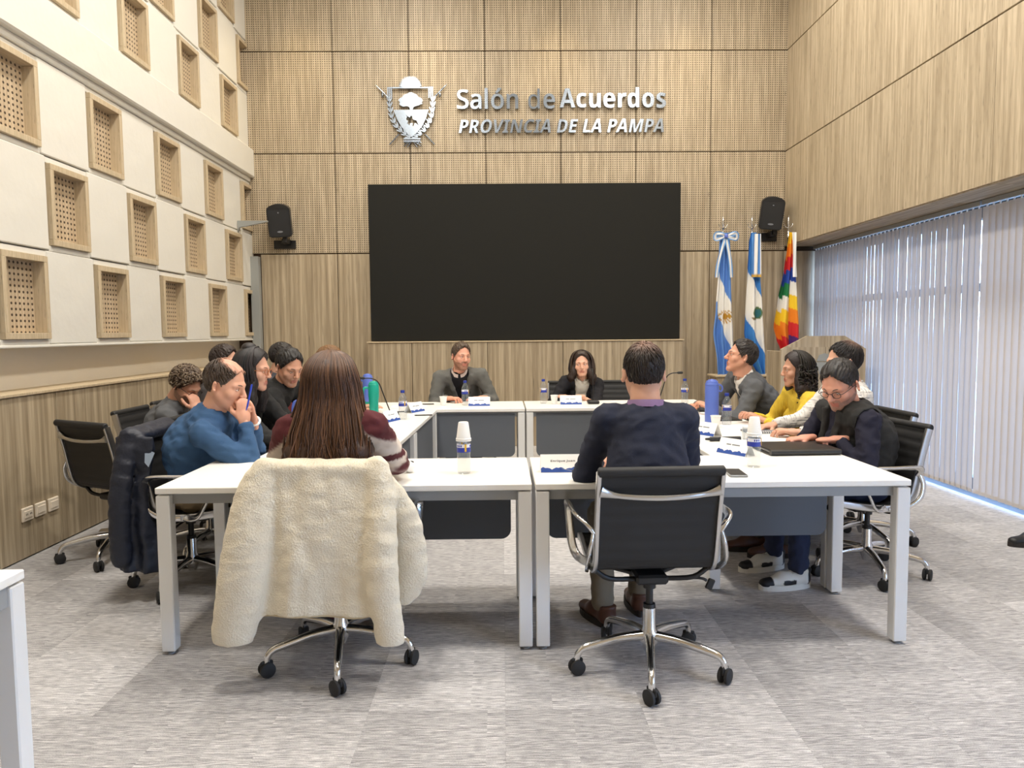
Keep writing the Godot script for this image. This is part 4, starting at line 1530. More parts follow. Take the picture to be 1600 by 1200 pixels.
func lectern() -> void:
	var t := thing("lectern", "wooden lectern with a cut-cornered top and grey emblem behind the yellow sweater", "lectern", Vector3(3.2, 0, -7.32))
	var ol := PackedVector2Array([Vector2(-0.42, 0.0), Vector2(0.42, 0.0), Vector2(0.425, 1.18), Vector2(0.21, 1.31), Vector2(-0.17, 1.31), Vector2(-0.425, 1.18)])
	var f := MB.new()
	f.extrude(ol, 0.0, 0.03)
	part(f, "front_panel", M.tall[2], t)
	for s in [-1.0, 1.0]:
		var b := MB.new()
		b.box(Vector3(s * 0.4, 0.58, -0.2), Vector3(0.03, 1.16, 0.39), 0.002)
		part(b, "side_panel", M.tall[0], t)
	var tp := MB.new()
	tp.box(Vector3(0, 1.12, -0.2), Vector3(0.77, 0.025, 0.42), 0.003, Basis(Vector3.RIGHT, -0.18))
	part(tp, "reading_shelf", M.frame_wood, t)
	var em := MB.new()
	em.extrude(PackedVector2Array([Vector2(-0.07, 1.06), Vector2(0.09, 1.06), Vector2(0.065, 1.12), Vector2(0.01, 1.14), Vector2(-0.045, 1.12)]), 0.03, 0.036)
	em.extrude(PackedVector2Array([Vector2(-0.08, 1.05), Vector2(0.1, 1.05), Vector2(0.06, 0.93), Vector2(0.01, 0.9), Vector2(-0.04, 0.93)]), 0.03, 0.035)
	part(em, "emblem", M.grey_paint, t)

# ------------------------------------------------------------------ people: templates
# head: centre of the skull at the origin, face towards +z, chin about y -0.125, crown about y 0.118
func head_template(kind: String) -> MB:
	if templates.has(kind): return templates[kind]
	var f := Field.new(Vector3(-0.105, -0.15, -0.135), Vector3(0.105, 0.14, 0.135), 0.004)
	var fem := kind == "woman"
	var wide := 1.06 if kind == "broad" else 1.0
	var j := 0.92 if fem else 1.0
	f.ell(Vector3(0, 0.028, -0.016), Vector3(0.074 * wide, 0.088, 0.096), 0.02)
	f.ell(Vector3(0, -0.022, 0.022), Vector3(0.062 * j * wide, 0.074, 0.062), 0.03)
	f.ell(Vector3(0, -0.066, 0.030), Vector3(0.050 * j * wide, 0.046, 0.050), 0.025)
	f.cap(Vector3(-0.055 * j * wide, -0.045, -0.005), Vector3(-0.020, -0.104 * (0.97 if fem else 1.0), 0.060), 0.019 * j, 0.017 * j, 0.022)
	f.cap(Vector3(0.055 * j * wide, -0.045, -0.005), Vector3(0.020, -0.104 * (0.97 if fem else 1.0), 0.060), 0.019 * j, 0.017 * j, 0.022)
	f.ell(Vector3(0, -0.106 * (0.97 if fem else 1.0), 0.066), Vector3(0.022 * j, 0.017, 0.017), 0.018)
	for s in [-1.0, 1.0]:
		f.ell(Vector3(s * 0.043 * wide, -0.030, 0.055), Vector3(0.022, 0.020, 0.021), 0.02)
		f.cap(Vector3(s * 0.010, 0.020, 0.081), Vector3(s * 0.045, 0.017, 0.066), 0.0105 if fem else 0.0125, 0.010, 0.014)
	for s in [-1.0, 1.0]:
		f.ell(Vector3(s * 0.031, -0.001, 0.094), Vector3(0.019, 0.0125, 0.017), 0.010, true)
	# nose
	f.cap(Vector3(0, 0.014, 0.083), Vector3(0, -0.030, 0.103 if fem else 0.107), 0.0075, 0.0105 if fem else 0.012, 0.012)
	for s in [-1.0, 1.0]:
		f.ell(Vector3(s * 0.0105, -0.034, 0.096), Vector3(0.008, 0.0075, 0.010), 0.006)
	# mouth: upper and lower lip with a crease between
	f.cap(Vector3(-0.018, -0.0635, 0.079), Vector3(0.018, -0.0635, 0.079), 0.0055, 0.0055, 0.008)
	f.cap(Vector3(0, -0.0625, 0.0865), Vector3(0, -0.063, 0.0865), 0.006, 0.006, 0.008)
	f.cap(Vector3(-0.014, -0.0755, 0.079), Vector3(0.014, -0.0755, 0.079), 0.0068, 0.0068, 0.008)
	f.cap(Vector3(-0.023, -0.0695, 0.089), Vector3(0.023, -0.0695, 0.089), 0.0028, 0.0028, 0.004, Vector3.ZERO, 1.0, true)
	# ears
	for s in [-1.0, 1.0]:
		var bs := Basis(Vector3.UP, s * 0.62) * Basis(Vector3.RIGHT, -0.16)
		f.ell(Vector3(s * 0.085 * wide, -0.008, -0.014), Vector3(0.0075, 0.031, 0.0185), 0.006, false, bs)
		f.ell(Vector3(s * 0.0905 * wide, -0.006, -0.007), Vector3(0.006, 0.017, 0.009), 0.004, true, bs)
	# upper neck
	f.cap(Vector3(0, -0.05, -0.022), Vector3(0, -0.16, -0.034), 0.047 if fem else 0.054, 0.046 if fem else 0.055, 0.03)
	var mb := MB.new()
	f.to(mb)
	templates[kind] = mb
	return mb

# right hand: wrist at the origin, fingers along +z, back of the hand up, thumb towards +x
func hand_template(pose: String) -> MB:
	if templates.has(pose): return templates[pose]
	var f := Field.new(Vector3(-0.07, -0.11, -0.05), Vector3(0.10, 0.05, 0.22), 0.0034)
	f.cap(Vector3(0, -0.002, -0.03), Vector3(0, -0.002, 0.02), 0.027, 0.031, 0.012, Vector3.UP, 0.68)
	f.cap(Vector3(0.004, -0.002, 0.022), Vector3(0.0, 0.0, 0.078), 0.036, 0.040, 0.012, Vector3.UP, 0.36)
	f.ell(Vector3(0.022, -0.012, 0.035), Vector3(0.017, 0.013, 0.027), 0.012)
	var bend: Array = {"flat": [0.12, 0.2, 0.12], "relaxed": [0.42, 0.6, 0.4], "fist": [1.15, 1.55, 0.9]}[pose]
	var xs := [0.030, 0.0105, -0.0095, -0.0285]
	var z0 := [0.088, 0.093, 0.089, 0.080]
	var ln := [0.068, 0.076, 0.070, 0.054]
	for i in 4:
		var p := Vector3(xs[i], 0.0, z0[i])
		var spread: float = xs[i] * 1.6
		var a := 0.0
		var r := 0.0088 - 0.0006 * (1 if i == 3 else 0)
		f.cap(Vector3(xs[i] * 0.85, 0.001, z0[i] - 0.03), p, 0.0095, 0.0093, 0.006)
		for k in 3:
			a += bend[k] * (1.0 + 0.08 * i)
			var l: float = ln[i] * [0.46, 0.30, 0.24][k]
			var q := p + Vector3(sin(spread) * cos(a), -sin(a), cos(a) * cos(spread)) * l
			f.cap(p, q, r, r * 0.93, 0.0035)
			p = q
			r *= 0.93
	var t0 := Vector3(0.026, -0.012, 0.022)
	var t1 := t0 + Vector3(0.026, -0.008, 0.026)
	var t2: Vector3 = t1 + {"flat": Vector3(0.014, -0.004, 0.030), "relaxed": Vector3(0.008, -0.010, 0.030), "fist": Vector3(-0.006, -0.022, 0.026)}[pose]
	var t3: Vector3 = t2 + {"flat": Vector3(0.006, -0.002, 0.026), "relaxed": Vector3(-0.002, -0.008, 0.025), "fist": Vector3(-0.022, -0.012, 0.012)}[pose]
	f.cap(t0, t1, 0.0135, 0.0115, 0.010)
	f.cap(t1, t2, 0.0112, 0.0100, 0.004)
	f.cap(t2, t3, 0.0100, 0.0085, 0.004)
	var mb := MB.new()
	f.to(mb)
	templates[pose] = mb
	return mb

func shoe_template(kind: String) -> Array:
	if templates.has("shoe" + kind): return templates["shoe" + kind]
	var f := Field.new(Vector3(-0.065, 0.0, -0.12), Vector3(0.065, 0.15, 0.22), 0.006)
	f.cap(Vector3(0, 0.046, -0.055), Vector3(0.003, 0.050, 0.06), 0.038, 0.043, 0.02)
	f.cap(Vector3(0.003, 0.046, 0.05), Vector3(0.006, 0.034, 0.155), 0.043, 0.036, 0.02, Vector3.UP, 0.72)
	f.cap(Vector3(0, 0.06, -0.05), Vector3(0, 0.105, -0.058), 0.039, 0.041, 0.02)
	f.with(func(p: Vector3) -> float: return maxf(0.022 - p.y, p.y - 0.108))
	var up := MB.new()
	if kind == "sneaker":
		f.to(up, null, func(p: Vector3) -> Color:
			var dark := p.z > 0.125 or p.z < -0.068 or (p.z > 0.0 and p.z < 0.075 and p.y < 0.056 and p.y > 0.024 and absf(p.x) > 0.02)
			return lin(28, 28, 29) if dark else lin(222, 221, 214))
	else:
		f.to(up)
	var so := MB.new()
	var ol := PackedVector2Array()
	for k in 28:
		var w := TAU * k / 28.0
		var z := 0.048 + 0.146 * cos(w)
		var wd := 0.044 + 0.008 * clampf((z - 0.0) / 0.1, -1.0, 1.0)
		ol.append(Vector2(wd * sin(w) * (1.0 if absf(cos(w)) < 0.9 else 1.0) + 0.004, -z))
	so.extrude(ol, 0.0, 0.03, Basis(Vector3.RIGHT, -PI / 2))
	templates["shoe" + kind] = [up.mesh(), so.mesh()]
	return templates["shoe" + kind]

# ------------------------------------------------------------------ hair, in head axes unless said otherwise
func strands_noise(p: Vector3, f: FastNoiseLite, along: Vector3) -> float:
	# squeezed along the lie of the hair, so that it reads as locks
	var q := p - along * p.dot(along) * 0.86
	return f.get_noise_3dv(q)

func hair_template(kind: String) -> MB:
	var key := "hair " + kind
	if templates.has(key): return templates[key]
	var f := Field.new(Vector3(-0.115, -0.12, -0.145), Vector3(0.115, 0.165, 0.135), 0.005)
	var t := 0.009
	f.ell(Vector3(0, 0.028, -0.017), Vector3(0.076 + t * 0.6, 0.090 + t, 0.098 + t), 0.01)
	if kind in ["short", "smooth"]:
		f.ell(Vector3(0, 0.064, -0.008), Vector3(0.066, 0.066, 0.084), 0.03)
	var ns := noise(71, 30.0, 2)
	var bald := kind == "bald"
	f.with(func(p: Vector3) -> float:
		var w := 0.004 * ns.get_noise_3dv(p * 2.0)
		var front := p.y * -0.55 + p.z * 0.835 - 0.004 - 0.018 * clampf(absf(p.x) / 0.06 - 0.3, -0.3, 0.6)
		var e := maxf(front + w, -0.088 - p.y + 0.1 * maxf(p.z + 0.04, 0.0))
		var ear := Vector3(absf(p.x), p.y, p.z) - Vector3(0.087, -0.012, -0.008)
		return maxf(e, 0.025 - (ear / Vector3(1.0, 1.25, 0.9)).length()))
	var mb := MB.new()
	var n2 := noise(73, 60.0, 2)
	var amp: float = {"short": 0.006, "smooth": 0.001}.get(kind, 0.004)
	f.to(mb, func(p: Vector3, n: Vector3) -> Vector3:
		return p + n * amp * strands_noise(p, n2, Vector3(0, -0.5, 0.86)) * (1.4 if p.y > 0.06 else 0.7))
	# short locks lying over the cap, combed away from the crown
	if kind != "smooth":
		var rng := RandomNumberGenerator.new()
		rng.seed = 19
		var ctr := Vector3(0, 0.03, -0.017)
		var rad := Vector3(0.083, 0.102, 0.107)
		var made := 0
		while made < 620:
			var d := Vector3(rng.randf_range(-1, 1), rng.randf_range(-0.75, 1), rng.randf_range(-1, 1)).normalized()
			var p := ctr + d * rad
			if p.y * -0.55 + p.z * 0.835 > -0.006 + 0.018 * clampf(absf(p.x) / 0.06 - 0.3, -0.3, 0.6) or p.y < -0.07: continue
			if (Vector3(absf(p.x), p.y, p.z) - Vector3(0.087, -0.012, -0.008)).length() < 0.034: continue
			if bald and ((p - Vector3(0, 0.130, 0.042)) / Vector3(0.058, 0.066, 0.092)).length() < 1.0: continue
			var flow := (p - Vector3(0.012, 0.115, -0.065))
			flow = (flow - d * flow.dot(d)).normalized()
			flow = (flow + Vector3(rng.randf_range(-0.35, 0.35), rng.randf_range(-0.2, 0.2), rng.randf_range(-0.3, 0.3))).normalized()
			var ln := rng.randf_range(0.022, 0.042) * (0.55 if p.y < 0.0 else 1.0) * (0.45 if p.z > 0.02 else 1.0)
			var path := []
			for k in 4:
				var q := (p + flow * ln * (k - 1.0) / 2.0 - ctr) / rad
				path.append(ctr + q.normalized() * rad * (1.0 + [-0.02, 0.02, 0.03, 0.0][k] * (0.5 if p.y < 0.02 else 1.0)))
			var w := rng.randf_range(0.0022, 0.004)
			mb.sweep(path, [Vector2(-1, 0), Vector2(0, 0.6), Vector2(1, 0), Vector2(0, -0.4)], [w * 0.5, w, w * 0.9, w * 0.15], d, false)
			made += 1
	templates[key] = mb
	return mb

func locks(mb: MB, count: int, seed_: int, path_of: Callable, width: float, tones: Array) -> void:
	var rng := RandomNumberGenerator.new()
	rng.seed = seed_
	for i in count:
		var path: Array = path_of.call(rng)
		var r := []
		var w := width * rng.randf_range(0.6, 1.25)
		for k in path.size():
			var t := float(k) / (path.size() - 1)
			r.append(w * (0.55 + 0.6 * sin(PI * minf(t * 1.15, 1.0))) * (1.0 if t < 0.8 else (1.0 - t) * 4.6 + 0.08))
		mb.col = tones[rng.randi() % tones.size()]
		mb.sweep(path, [Vector2(-1, 0), Vector2(-0.4, 0.42), Vector2(0.4, 0.42), Vector2(1, 0), Vector2(0, -0.35)], r, Vector3.RIGHT, false)

func curls(mb: MB, count: int, seed_: int, place: Callable, rad: float, coil: float, tones: Array) -> void:
	var rng := RandomNumberGenerator.new()
	rng.seed = seed_
	for i in count:
		var pn: Array = place.call(rng)      # [point, outward]
		var o: Vector3 = pn[0]
		var n: Vector3 = pn[1]
		var ax := (n.cross(Vector3(rng.randf_range(-1, 1), rng.randf_range(-1, 1), rng.randf_range(-1, 1)))).normalized()
		var b := n.cross(ax)
		var path := []
		var ph := rng.randf() * TAU
		for k in 10:
			var a := ph + k * 0.75
			path.append(o + n * (coil * 0.5 + coil * cos(a)) + b * coil * sin(a) + ax * (k - 4.5) * coil * 0.32)
		mb.col = tones[rng.randi() % tones.size()]
		mb.tube(path, [rad * 0.4, rad * 0.8, rad, rad, rad, rad, rad, rad, rad * 0.8, rad * 0.3], 5, false)

# ------------------------------------------------------------------ a person
func two_bone(a: Vector3, c: Vector3, la: float, lb: float, pole: Vector3) -> Vector3:
	var d := c - a
	var l := minf(d.length(), (la + lb) * 0.995)
	var dir := d.normalized()
	var x := (la * la - lb * lb + l * l) / (2.0 * l)
	var y := sqrt(maxf(la * la - x * x, 0.0))
	var up := (pole - dir * pole.dot(dir)).normalized()
	return a + dir * x + up * y

func fold_shape(amp: float, seed_: int) -> Callable:
	var n1 := noise(seed_, 7.0, 2)
	var n2 := noise(seed_ + 1, 22.0, 2)
	return func(p: Vector3, n: Vector3) -> Vector3:
		var a := n1.get_noise_3dv(Vector3(p.x + p.y * 0.5, p.y * 1.5, p.z + p.y * 0.3))
		var b := n2.get_noise_3dv(p)
		return p + n * amp * ((0.35 - absf(a) * 2.2) * 0.9 + b * 0.4)

func person(s: Dictionary) -> Node3D:
	var t := thing("person", s.label, "person", Vector3(s.pos.x, 0, s.pos.y), s.yaw)
	var inv := t.transform.affine_inverse()
	var fem: bool = s.get("fem", false)
	var g: float = s.get("girth", 1.0)
	var near: bool = s.get("near", false)
	var cell := 0.011 if near else 0.015
	var seed_: int = s.get("seed", 1)
	var sway: float = s.get("twist", 0.0)
	# head
	var H: Vector3 = inv * (s.head as Vector3)
	var hb := Basis(Vector3.UP, s.get("hyaw", s.yaw) - s.yaw) * Basis(Vector3.RIGHT, s.get("hpitch", 0.1)) * Basis(Vector3.BACK, s.get("hroll", 0.0))
	var hs: float = s.get("head_size", 0.95 if fem else 1.0)
	var htr := Transform3D(hb.scaled_local(Vector3.ONE * hs), H)
	# trunk
	var P := Vector3(0, s.get("hip", 0.55), 0)
	var N := H + hb * Vector3(0, -0.085, -0.035) * hs + Vector3(0, -0.048, -0.012)
	var U := (N - P).normalized()
	var S := Vector3(cos(sway), 0, -sin(sway))
	S = (S - U * S.dot(U)).normalized()
	var F := S.cross(U)
	var hump: float = s.get("hump", 0.03)
	var mid := P.lerp(N, 0.48) - F * hump
	var chest := N - U * 0.13 - F * 0.012
	var sw: float = s.get("shoulders", 0.152 if fem else 0.18)
	var sh := {}
	var el := {}
	var wr := {}
	var la := 0.27 if fem else 0.29
	var lb := 0.235 if fem else 0.255
	for side in ["L", "R"]:
		var sx := 1.0 if side == "L" else -1.0
		sh[side] = N - U * (0.062 + s.get("shrug", 0.0)) + S * sx * sw + F * s.get("forward", 0.02)
		var target: Vector3 = inv * (s["hand" + side] as Vector3) if s.has("hand" + side) else P + Vector3(sx * 0.14, 0.10, 0.34)
		var pole: Vector3 = s.get("pole" + side, Vector3(sx * 0.6, -0.7, -0.35))
		el[side] = two_bone(sh[side], target, la, lb, pole)
		var reach: Vector3 = target - el[side]
		wr[side] = el[side] + reach.normalized() * minf(lb, maxf(reach.length(), 0.1))
	# legs
	var hip := {}
	var knee := {}
	var ank := {}
	for side in ["L", "R"]:
		var sx := 1.0 if side == "L" else -1.0
		hip[side] = P + Vector3(sx * 0.085, -0.015, 0.02)
		knee[side] = s.get("knee" + side, Vector3(sx * 0.12, 0.52, 0.43))
		ank[side] = s.get("ankle" + side, Vector3(sx * 0.12, 0.10, 0.40))
	# skin: a slim inner figure, the neck, the head and the hands in one mesh
	var tone: Color = (s.get("skin", lin(206, 158, 128)) as Color).lerp(lin(226, 188, 166), 0.25)
	var beard: float = s.get("beard", 0.0)
	var beard_c: Color = s.get("beard_color", lin(70, 56, 46))
	var lip := tone.lerp(lin(168, 84, 76), 0.6)
	var bn := noise(91, 130.0, 2)
	var face_tint := func(p: Vector3) -> Color:
		var c := tone
		if p.z > 0.066 and absf(p.x) < 0.023 - 0.25 * absf(p.y + 0.0695) and p.y > -0.084 and p.y < -0.0575: return lip
		if beard > 0.0:
			var low := p.y < -0.052 + 0.35 * maxf(0.0, 0.05 - absf(p.x)) * -1.0 + 0.02 * clampf((0.03 - p.z) / 0.03, 0.0, 1.6) and p.z > -0.012 and p.y > -0.128
			var tash := p.y < -0.043 and p.y > -0.064 and absf(p.x) < 0.032 and p.z > 0.06
			if low or tash: return c.lerp(beard_c, clampf(beard * (0.85 + 0.5 * bn.get_noise_3dv(p)), 0.0, 1.0))
		return c
	var bm := MB.new()
	bm.col = tone
	if not s.get("bust_only", false):
		var lo := P
		var hi := P
		for q in [N, knee.L, knee.R, ank.L, ank.R, el.L, el.R, wr.L, wr.R, sh.L, sh.R]:
			lo = lo.min(q)
			hi = hi.max(q)
		var inner := Field.new(lo - Vector3.ONE * 0.16, hi + Vector3.ONE * 0.16, 0.024)
		inner.cap(P, mid, 0.095 * g, 0.095 * g, 0.03, F, 0.75)
		inner.cap(mid, chest, 0.095 * g, 0.10, 0.03, F, 0.7)
		inner.cap(sh.L, sh.R, 0.035, 0.035, 0.03)
		inner.cap(chest, N, 0.06, 0.045, 0.03)
		for side in ["L", "R"]:
			inner.cap(sh[side], el[side], 0.034, 0.03, 0.02)
			inner.cap(el[side], wr[side], 0.03, 0.024, 0.02)
			inner.cap(hip[side], knee[side], 0.06, 0.044, 0.02)
			inner.cap(knee[side], ank[side], 0.042, 0.03, 0.02)
		inner.to(bm)
	var nf := Field.new(H.min(N) - Vector3.ONE * 0.11, H.max(N) + Vector3.ONE * 0.11, 0.008)
	nf.cap(H + hb * Vector3(0, -0.045, -0.022) * hs, N - U * 0.03, 0.046 if fem else 0.055 * minf(g, 1.08), 0.052 if fem else 0.062 * minf(g, 1.08), 0.01)
	nf.to(bm)
	bm.append(head_template(s.get("head_kind", "woman" if fem else "man")), htr, face_tint)
	for side in ["L", "R"]:
		var sx := 1.0 if side == "L" else -1.0
		var zd: Vector3 = (wr[side] - el[side]).normalized()
		if s.has("hand_dir" + side): zd = (inv.basis * (s["hand_dir" + side] as Vector3)).normalized()
		var yd: Vector3 = s.get("palm_up" + side, Vector3.UP)
		yd = inv.basis * yd
		yd = (yd - zd * yd.dot(zd)).normalized()
		var xd := yd.cross(zd)
		var hsz := 0.92 if fem else 1.02
		var bs := Basis(xd * (-sx), yd, zd).scaled_local(Vector3.ONE * hsz)
		bm.append(hand_template(s.get("pose" + side, "relaxed")), Transform3D(bs, wr[side]), tone.lerp(lin(196, 120, 96), 0.12))
	# eyes and brows
	var eyes := MB.new()
	var iris := MB.new()
	var brow := MB.new()
	brow.col = (s.get("hair_color", lin(48, 36, 28)) as Color).lerp(tone, 0.18)
	var gaze: Vector3 = s.get("gaze", Vector3(0, -0.1, 1)).normalized()
	for sx in [-1.0, 1.0]:
		var c := htr * Vector3(sx * 0.031, 0.0, 0.0712)
		eyes.ball(c, Vector3.ONE * 0.0115 * hs, 12, 8)
		bm.col = tone.lerp(lin(170, 96, 80), 0.12)
		bm.ball(c + hb * (Vector3(0, 0.0048, 0.0002) * hs), Vector3(0.0135, 0.0106, 0.0122) * hs, 12, 8, hb)
		bm.ball(c + hb * (Vector3(0, -0.0066, -0.0012) * hs), Vector3(0.0132, 0.0092, 0.0115) * hs, 12, 8, hb)
		iris.ball(c + hb * (gaze * 0.0072 * hs), Vector3.ONE * 0.0054 * hs, 10, 6)
		var pth := []
		for q in [Vector3(0.013, 0.0185, 0.0905), Vector3(0.026, 0.0235, 0.0865), Vector3(0.040, 0.0225, 0.0765), Vector3(0.050, 0.0165, 0.067)]:
			pth.append(htr * (q * Vector3(sx, 1, 1)))
		var th := 0.0034 if not fem else 0.0022
		brow.tube(curve(pth, 3), [th * 0.7, th, th, th, th, th, th * 0.9, th * 0.8, th * 0.6, th * 0.3], 6)
		# upper lash line
		var lash := []
		for q in [Vector3(0.0195, 0.0035, 0.0800), Vector3(0.026, 0.0075, 0.0835), Vector3(0.035, 0.0075, 0.0825), Vector3(0.043, 0.0025, 0.0765)]:
			lash.append(htr * (q * Vector3(sx, 1, 1)))
		brow.tube(curve(lash, 3), 0.0011, 5)
	part(bm, "body", M.skin, t)
	part(eyes, "eyes", M.eye_white, t)
	part(iris, "irises", M.eye_dark, t)
	part(brow, "brows", M.hair, t)
	# trousers
	var fold := fold_shape(s.get("fold", 0.008), seed_ * 7 + 3)
	if not s.get("bust_only", false):
		var lo := P
		var hi := P
		for q in [knee.L, knee.R, ank.L, ank.R, hip.L, hip.R]:
			lo = lo.min(q)
			hi = hi.max(q)
		var tf := Field.new(lo - Vector3.ONE * 0.18, hi + Vector3.ONE * 0.18, 0.013 if near else 0.018)
		tf.cap(hip.L + Vector3(0, 0.0, -0.03), hip.R + Vector3(0, 0.0, -0.03), 0.098 * g, 0.098 * g, 0.04)
		tf.cap(P + Vector3(0, 0.0, -0.01), P + U * 0.1, 0.115 * g, 0.115 * g, 0.04, F, 0.8)
		for side in ["L", "R"]:
			tf.cap(hip[side], knee[side], 0.088 * g, 0.064, 0.03)
			var hem: Vector3 = ank[side] + (knee[side] - ank[side]).normalized() * 0.015
			tf.cap(knee[side], hem, 0.064, 0.053, 0.02)
		tf.with(func(p: Vector3) -> float: return 0.075 - p.y)
		var tm := MB.new()
		tm.col = s.get("trousers", lin(40, 40, 46))
		tf.to(tm, fold)
		part(tm, "trousers", M.cloth, t)
		var kind: String = s.get("shoes", "black")
		for side in ["L", "R"]:
			var st := shoe_template("sneaker" if kind == "sneaker" else "plain")
			var o := part(st[0], "shoe", {"sneaker": vmat(0.6), "brown": M.shoe_brown, "black": M.shoe_black, "maroon": mat(srgb(70, 22, 30), 0.6)}[kind], t)
			var a: Vector3 = ank[side]
			o.transform = Transform3D(Basis(Vector3.UP, s.get("toe" + side, 0.0)), Vector3(a.x, s.get("foot_y" + side, 0.0), a.z + 0.03))
			part(st[1], "sole", M.sole_white if kind in ["sneaker", "maroon"] else M.sole_dark, o)
			if kind == "sneaker":
				var lc := MB.new()
				for k in 5:
					lc.tube([Vector3(-0.022, 0.083 - k * 0.004, 0.01 + k * 0.02), Vector3(0, 0.096 - k * 0.005, 0.014 + k * 0.02), Vector3(0.024, 0.083 - k * 0.004, 0.01 + k * 0.02)], 0.004, 6)
				part(lc, "laces", M.shoe_white, o)
	# upper garment
	var lo2 := P.min(N)
	var hi2 := P.max(N)
	for q in [el.L, el.R, wr.L, wr.R, sh.L, sh.R]:
		lo2 = lo2.min(q)
		hi2 = hi2.max(q)
	var style: String = s.get("style", "sweater")
	var puff: float = s.get("puff", 0.0)
	var garment := func(torso: bool, sleeves: bool, extra: float, k_cell: float) -> Field:
		var f := Field.new(lo2 - Vector3.ONE * 0.22, hi2 + Vector3.ONE * 0.2, k_cell)
		if torso:
			f.cap(P + U * 0.05, mid, (0.150 if not fem else 0.135) * g + extra, (0.150 if not fem else 0.125) * g + extra, 0.05, F, 0.80)
			f.cap(mid, chest, (0.150 if not fem else 0.125) * g + extra, (0.148 if not fem else 0.128) * (0.5 + g * 0.5) + extra, 0.05, F, 0.74)
			if g > 1.08: f.ell(P + U * 0.16 + F * 0.05, Vector3(0.14, 0.15, 0.13) * g, 0.05)
			if fem:
				for sx in [-1.0, 1.0]: f.ell(chest - U * 0.075 + F * 0.085 + S * sx * 0.06, Vector3.ONE * 0.058, 0.04)
			f.cap(sh.L - S * 0.02, sh.R + S * 0.02, 0.064 + extra, 0.064 + extra, 0.05)
			f.cap(N - U * 0.10, N - U * 0.012, 0.098 + extra, (0.062 if not fem else 0.056) + extra * 0.6, 0.03)
		if sleeves:
			for side in ["L", "R"]:
				var w: float = (0.9 if fem else 1.0) * (0.6 + 0.4 * g)
				f.cap(sh[side], el[side], 0.064 * w + extra * 0.8 + puff, 0.052 * w + extra * 0.8 + puff, 0.03)
				var cuff: Vector3 = wr[side] - (wr[side] - el[side]).normalized() * 0.018
				f.cap(el[side], cuff, 0.051 * w + extra * 0.8 + puff, 0.036 * w + extra * 0.7 + puff * 0.5, 0.02)
				# cut the rounded end of the sleeve off at the cuff
				var cd: Vector3 = (wr[side] - el[side]).normalized()
				f.with(func(p: Vector3) -> float: return minf((p - cuff).dot(cd) , 0.062 - p.distance_to(cuff)), false, cuff - Vector3.ONE * 0.064, cuff + Vector3.ONE * 0.064)
		# neck opening
		f.cap(N - U * 0.0, N + U * 0.12, 0.052 + extra, 0.08 + extra, 0.006, Vector3.ZERO, 1.0, true)
		return f
	var top_c: Color = s.get("top", lin(60, 70, 90))
	var open := func(p: Vector3) -> float:      # the V of a jacket, as distance outside it
		var q := p - N
		var down := -q.dot(U)
		var w: float = maxf(0.0, (s.get("vee", 0.36) - down)) * s.get("vee_wide", 0.24) + 0.004
		return -maxf(maxf(absf(q.dot(S)) - w, down - s.get("vee", 0.36)), -q.dot(F) - 0.0)
	if style == "sweater":
		var f: Field = garment.call(true, true, 0.0, cell)
		var m := MB.new()
		m.col = top_c
		if s.has("pattern"):
			var pat: Callable = s.pattern
			f.to(m, fold, func(p: Vector3) -> Color: return pat.call(p, {"N": N, "U": U, "S": S, "F": F, "sh": sh, "el": el, "wr": wr}))
		else:
			f.to(m, fold)
		part(m, s.get("top_name", "sweater"), s.get("cloth", M.cloth), t)
		if s.get("collar", false):
			collar(t, N, U, S, F, s.get("collar_color", lin(220, 214, 205)), 0.066 if not fem else 0.058)
	else:
		var f: Field = garment.call(true, false, -0.012 if style == "jacket" else -0.004, cell)
		if style == "vest":
			f = garment.call(true, true, -0.004, cell)
		var m := MB.new()
		m.col = s.get("under", lin(232, 228, 220))
		f.to(m, fold)
		part(m, s.get("under_name", "shirt"), M.cloth, t)
		var jf: Field = garment.call(true, style == "jacket", 0.008 if style == "jacket" else 0.018, cell)
		if style == "vest":
			for side in ["L", "R"]:
				jf.cap(sh[side] + (sh[side] - N).normalized() * 0.05, el[side], 0.085, 0.1, 0.008, Vector3.ZERO, 1.0, true)
		jf.with(open)
		# lapels: raised bands along the opening
		for sx in [-1.0, 1.0]:
			var prev := Vector3.ZERO
			for k in 5:
				var down: float = 0.02 + k * s.get("vee", 0.36) / 5.0
				var wv: float = (s.get("vee", 0.36) - down) * s.get("vee_wide", 0.24) + 0.028
				var pt: Vector3 = N - U * down + S * sx * wv
				# push out to the chest surface
				var dist := 0.2
				while dist > 0.0 and jd(jf, pt + F * dist) > 0.0: dist -= 0.008
				pt += F * (dist + 0.002)
				if k > 0: jf.cap(prev, pt, 0.028 if k > 1 else 0.022, 0.028 if k < 4 else 0.012, 0.004, F, 0.35)
				prev = pt
		var jm := MB.new()
		jm.col = top_c
		jf.to(jm, fold)
		part(jm, s.get("top_name", "jacket"), s.get("cloth", M.cloth), t)
		if s.get("collar", true):
			collar(t, N, U, S, F, s.get("collar_color", lin(226, 222, 214)), 0.064 if not fem else 0.056)
	J = {"H": H, "hb": hb, "hs": hs, "N": N, "U": U, "S": S, "F": F, "sh": sh, "el": el, "wr": wr}
	# hair
	var hair_c: Color = s.get("hair_color", lin(48, 36, 28))
	var hk: String = s.get("hair", "short")
	var hm := MB.new()
